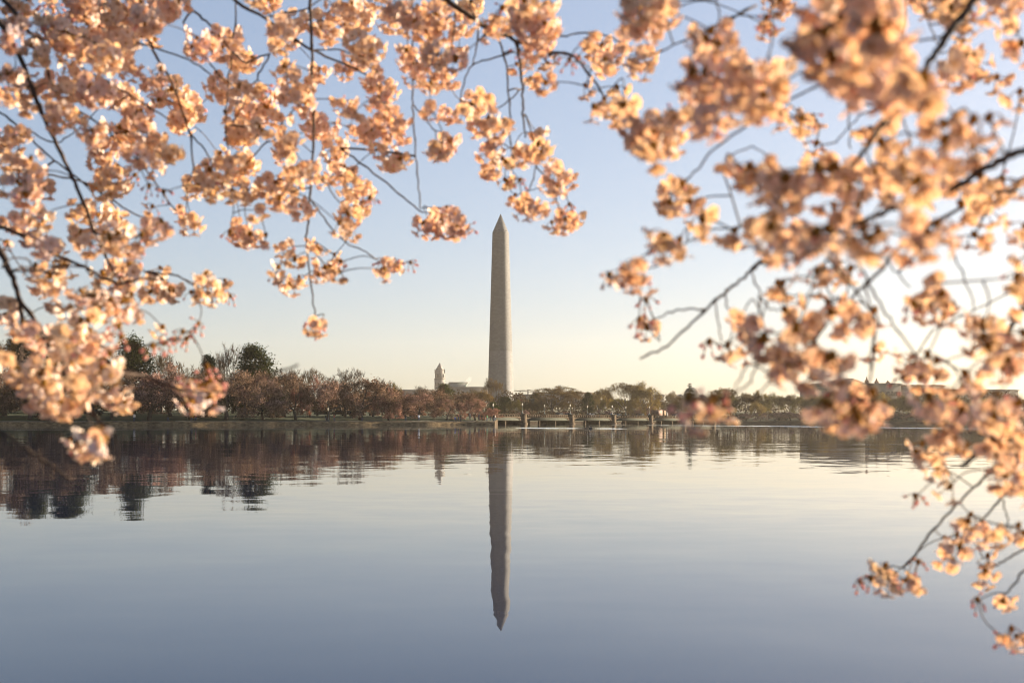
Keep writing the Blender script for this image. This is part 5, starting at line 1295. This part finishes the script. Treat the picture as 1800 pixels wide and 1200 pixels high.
BOUGHS['edge_curtain'] = ('curtain of blossom down the sunward edge, hanging in front of the water', [
  ('branch', 1.5, 1.4, 4.5, 2.4, [(1930, 430), (1840, 500), (1790, 560), (1750, 620), (1720, 680), (1700, 720), (1670, 760)]),
  ('branch', 1.45, 1.35, 6.0, 3.6, [(1960, 680), (1850, 730), (1800, 760), (1745, 785), (1690, 818)]),
  ('branch', 1.7, 1.85, 2.6, 1.8, [(1880, 740), (1800, 790), (1733, 838), (1680, 888), (1633, 940), (1608, 975), (1588, 998)]),
  ('branch', 1.75, 1.8, 2.4, 1.6, [(1900, 820), (1800, 850), (1760, 876), (1735, 905), (1715, 925)]),
  ('branch', 1.75, 1.8, 2.2, 1.6, [(1880, 930), (1800, 966), (1765, 985), (1740, 1000)]),
  ('branch', 1.7, 1.75, 2.2, 1.6, [(1880, 950), (1800, 1004), (1785, 1025), (1770, 1042)]),
  ('branch', 1.7, 1.75, 2.0, 1.6, [(1880, 1080), (1810, 1108), (1785, 1118)]),
  ('twig', 1.45, 1.4, 1.8, 1.2, [(1722, 608), (1695, 622), (1665, 634)]),
  ('twig', 1.4, 1.3, 1.8, 1.2, [(1790, 560), (1720, 560), (1660, 545)]),
  ('twig', 1.75, 1.8, 1.6, 1.1, [(1760, 876), (1770, 905), (1768, 935)]),
  ('twig', 1.4, 1.5, 1.6, 1.1, [(1840, 500), (1770, 520), (1700, 548), (1640, 580)]),
 ], [
  (1.25, [(1640, 512, 24), (1620, 530, 24), (1636, 547, 30), (1660, 552, 22), (1652, 532, 24), (1610, 547, 12, 'B'), (1640, 492, 18)]),
  (1.25, [(1720, 582, 28), (1740, 592, 30), (1760, 612, 30), (1746, 632, 28), (1725, 612, 24), (1772, 582, 24), (1785, 642, 26), (1760, 657, 24), (1790, 602, 28), (1790, 542, 24), (1795, 470, 24), (1795, 502, 20), (1785, 410, 14)]),
  (1.5, [(1560, 602, 18), (1575, 622, 16), (1540, 622, 14), (1590, 642, 16), (1600, 652, 20), (1625, 642, 20), (1640, 647, 18), (1610, 672, 14), (1580, 672, 12, 'B'), (1660, 662, 18), (1640, 670, 14)]),
  (1.35, [(1700, 692, 24), (1722, 702, 24), (1682, 702, 24), (1736, 712, 20), (1665, 707, 16), (1752, 692, 20), (1710, 675, 16)]),
  (1.3, [(1640, 727, 24), (1630, 747, 26), (1660, 762, 28), (1690, 742, 20), (1652, 782, 20), (1672, 777, 24), (1625, 717, 14, 'S'), (1645, 765, 22)]),
  (1.3, [(1732, 742, 26), (1760, 732, 26), (1790, 722, 26), (1740, 772, 26), (1772, 772, 28), (1795, 762, 24), (1720, 792, 20), (1750, 755, 22)]),
  (1.65, [(1620, 807, 22), (1640, 822, 20), (1660, 802, 20), (1610, 792, 14), (1650, 840, 14), (1625, 872, 16), (1642, 882, 20), (1652, 870, 14), (1662, 866, 18), (1612, 882, 10, 'B'), (1690, 790, 18)]),
  (1.4, [(1770, 812, 28), (1780, 842, 30), (1795, 862, 28), (1760, 832, 20), (1795, 802, 28), (1745, 815, 16)]),
  (1.8, [(1700, 932, 18), (1720, 942, 22), (1690, 947, 16), (1746, 952, 20), (1700, 920, 12, 'S'), (1762, 947, 14), (1785, 942, 16), (1797, 947, 14), (1630, 977, 16), (1642, 992, 18), (1662, 987, 18), (1612, 997, 9, 'B'), (1680, 972, 16), (1665, 960, 14)]),
  (1.8, [(1710, 1002, 18), (1740, 1012, 20), (1730, 1022, 16), (1762, 1002, 14), (1752, 1042, 18), (1772, 1060, 14), (1720, 1064, 11, 'B'), (1746, 1067, 12), (1740, 987, 14)]),
  (1.85, [(1545, 1005, 17), (1562, 1032, 20), (1592, 1032, 13, 'S'), (1530, 1027, 13, 'B'), (1576, 1017, 16), (1610, 1030, 9, 'S'), (1550, 1022, 16), (1515, 1030, 8, 'B')]),
  (1.75, [(1780, 1122, 16), (1797, 1132, 16), (1765, 1132, 9, 'B'), (1790, 1140, 14)]),
 ])
# two lone clusters hang on the second rod of the golden band
BOUGHS['golden_band'][2].append((1.75, [(1140, 582, 20), (1125, 577, 13, 'B'), (1155, 602, 11), (1135, 540, 8, 'B'), (1148, 592, 14)]))

rngF = np.random.default_rng(11)
DS_OF = {'near_cloud': 1.14, 'golden_band': 1.14, 'golden_fringe': 1.16, 'edge_curtain': 1.18, 'lower_corner': 1.32}
FULL = {'near_cloud': 1.12, 'golden_band': 1.10, 'golden_fringe': 1.08, 'edge_curtain': 1.04}      # rounder, fewer clusters
DS = 1.25        # the boughs' distances, scaled so that a flower is a little over three centimetres wide
nclus = 0
for key, (lab, lines, groups) in BOUGHS.items():
    DS = DS_OF.get(key, 1.25)
    first = lines[0][5][0]
    base = at(first[0], first[1], lines[0][1] * DS)
    root = thing('cherry_bough', lab, 'cherry bough', base, 0, 'blossoming cherry boughs close by')
    B = np.array(base)
    polys = []
    for kind, d0, d1, r0, r1, pts in lines:
        n = len(pts)
        P3 = [np.array(at(p[0], p[1], DS * (d0 + (d1 - d0) * i / (n - 1)))) for i, p in enumerate(pts)]
        S_ = spline(P3, .2); m = len(S_)
        S_[1:-1] += rngF.standard_normal((m - 2, 3)) * .0011
        rad = [(r0 + (r1 - r0) * (i / (m - 1)) ** .8) * DS * (d0 + (d1 - d0) * i / (m - 1)) / FPX * rngF.uniform(.92, 1.1) for i in range(m)]
        polys.append([kind, S_, rad, MB()])
    # a twig that starts inside the picture grows out of the nearest other branch
    for i, (kind, S_, rad, mb) in enumerate(polys):
        x0, y0 = lines[i][5][0]
        if i and -20 < x0 < 1820 and y0 > -20:
            best = None
            for j, q in enumerate(polys):
                if j == i: continue
                dd = np.linalg.norm(q[1] - S_[0], axis=1); k = int(dd.argmin())
                if best is None or dd[k] < best[0]: best = (dd[k], q[1][k])
            if best[0] > .004:
                mid = (best[1] + S_[0]) / 2 + np.array((0, 0, .004))
                S_ = np.concatenate([[best[1]], [mid], S_]); rad = [rad[0] * 1.1, rad[0] * 1.05] + rad
        for k in range(3, len(S_) - 1, 4): rad[k] *= 1.16                # knots
        mb.tube(S_ - B, rad, 7 if kind == 'branch' else 5)
        polys[i][1] = S_
    allp = np.concatenate([q[1] for q in polys]); owner = np.concatenate([[i] * len(q[1]) for i, q in enumerate(polys)])
    todo = []
    for depth, lst in groups:
        for c in lst:
            px, py, rp = c[:3]; d = DS * depth * rngF.uniform(.86, 1.16)
            if key in FULL and len(c) < 4 and rp < 27 and rngF.uniform() < .32: continue
            rr = rp * d / FPX * FULL.get(key, 1.0)
            k = c[3] if len(c) > 3 else ('S' if rr < .021 else 'M' if rr < .031 else 'L' if rr < .041 else 'X')
            vs = CLUSTERS[k]; pm, sm, bm_, vr, cen = vs[int(rngF.integers(len(vs)))]
            s_ = min(1.08, max(.76, (.91 if key not in FULL else .96) * rr / vr))
            tilt = Matrix.Rotation(rngF.normal(0, .32), 4, 'X') @ Matrix.Rotation(rngF.normal(0, .32), 4, 'Y') @ Matrix.Rotation(rngF.uniform(0, 6.283), 4, 'Z')
            pos = np.array(at(px, py, d)) - np.array(tilt @ Vector(cen)) * s_
            main = pm or bm_
            o = link('blossom_cluster' if pm else 'bud_cluster', main, root)
            o.matrix_local = Matrix.Translation(Vector(pos - B)) @ tilt @ Matrix.Scale(s_, 4)
            v_ = rngF.uniform(.93, 1.0); o.color = (v_, v_ * rngF.uniform(.93, 1.0), v_ * rngF.uniform(.90, 1.0), 1)
            link('stalk_spray', sm, o)
            if pm and bm_: link('bud_spray', bm_, o)
            todo.append(pos)
    # each spur joins the nearest wood: a branch, or a twig that already carries another cluster
    near = lambda pos: np.linalg.norm((allp - pos) * (1, .55, 1), axis=1) + .35 * np.maximum(0, pos[2] - allp[:, 2])
    todo.sort(key=lambda q: float(near(q).min()))
    for pos in todo:
        dd = near(pos); j = int(dd.argmin()); q = allp[j]; L = np.linalg.norm(q - pos)
        if L > .006:
            mid = (q + pos) / 2 + rngF.standard_normal(3) * L * .07 + np.array((0, 0, L * .04))
            tw = spline([q, mid, pos], .2)
            polys[owner[j]][3].tube(tw - B, np.linspace(.0014 if L > .05 else .0012, .0009, len(tw)), 5)
            allp = np.concatenate([allp, tw[2:]]); owner = np.concatenate([owner, [owner[j]] * (len(tw) - 2)])
    for kind, S_, rad, mb in polys: mb.build(kind, M['bark'], root, True)
# ------------------------------------------------------------------ the morning air
m, nt, out = nmat('haze')
pv = nt.nodes.new('ShaderNodeVolumePrincipled')
pv.inputs['Color'].default_value = (1.0, 0.90, 0.77, 1)
pv.inputs['Density'].default_value = HAZE
pv.inputs['Anisotropy'].default_value = 0.45
nt.links.new(pv.outputs[0], out.inputs['Volume'])
mb = MB(); mb.box(XL - 60, XR + 60, YN - 60, YF + 60, -2.2, 196.0)
hz = mb.build('haze', m); hz['kind'] = 'stuff'

# a small plume of steam from the museum roof
m, nt, out = nmat('steam')
pv = nt.nodes.new('ShaderNodeVolumePrincipled'); pv.inputs['Color'].default_value = (1, .97, .94, 1); pv.inputs['Anisotropy'].default_value = .3
pv.inputs['Density'].default_value = .015
nt.links.new(pv.outputs[0], out.inputs['Volume'])
SY = 1490.0; mb = MB(); r_ = np.random.default_rng(9)
for i, (px, py, r) in enumerate(((811, 677.5, 1.2), (814, 675.5, 1.7), (817, 673.5, 2.1), (820.5, 671.5, 2.4), (824, 668.5, 2.7), (826, 665.5, 2.2))):
    c = at(px, py, SY + 6 * i - 12); r *= 1.25
    mb.lathe([(r * math.sin(t) * (1 + .12 * r_.standard_normal()) + .02, -r * math.cos(t)) for t in np.linspace(.05, 3.09, 9)], 12, tuple(c))
st = mb.build('steam', m, None, True); st['kind'] = 'stuff'
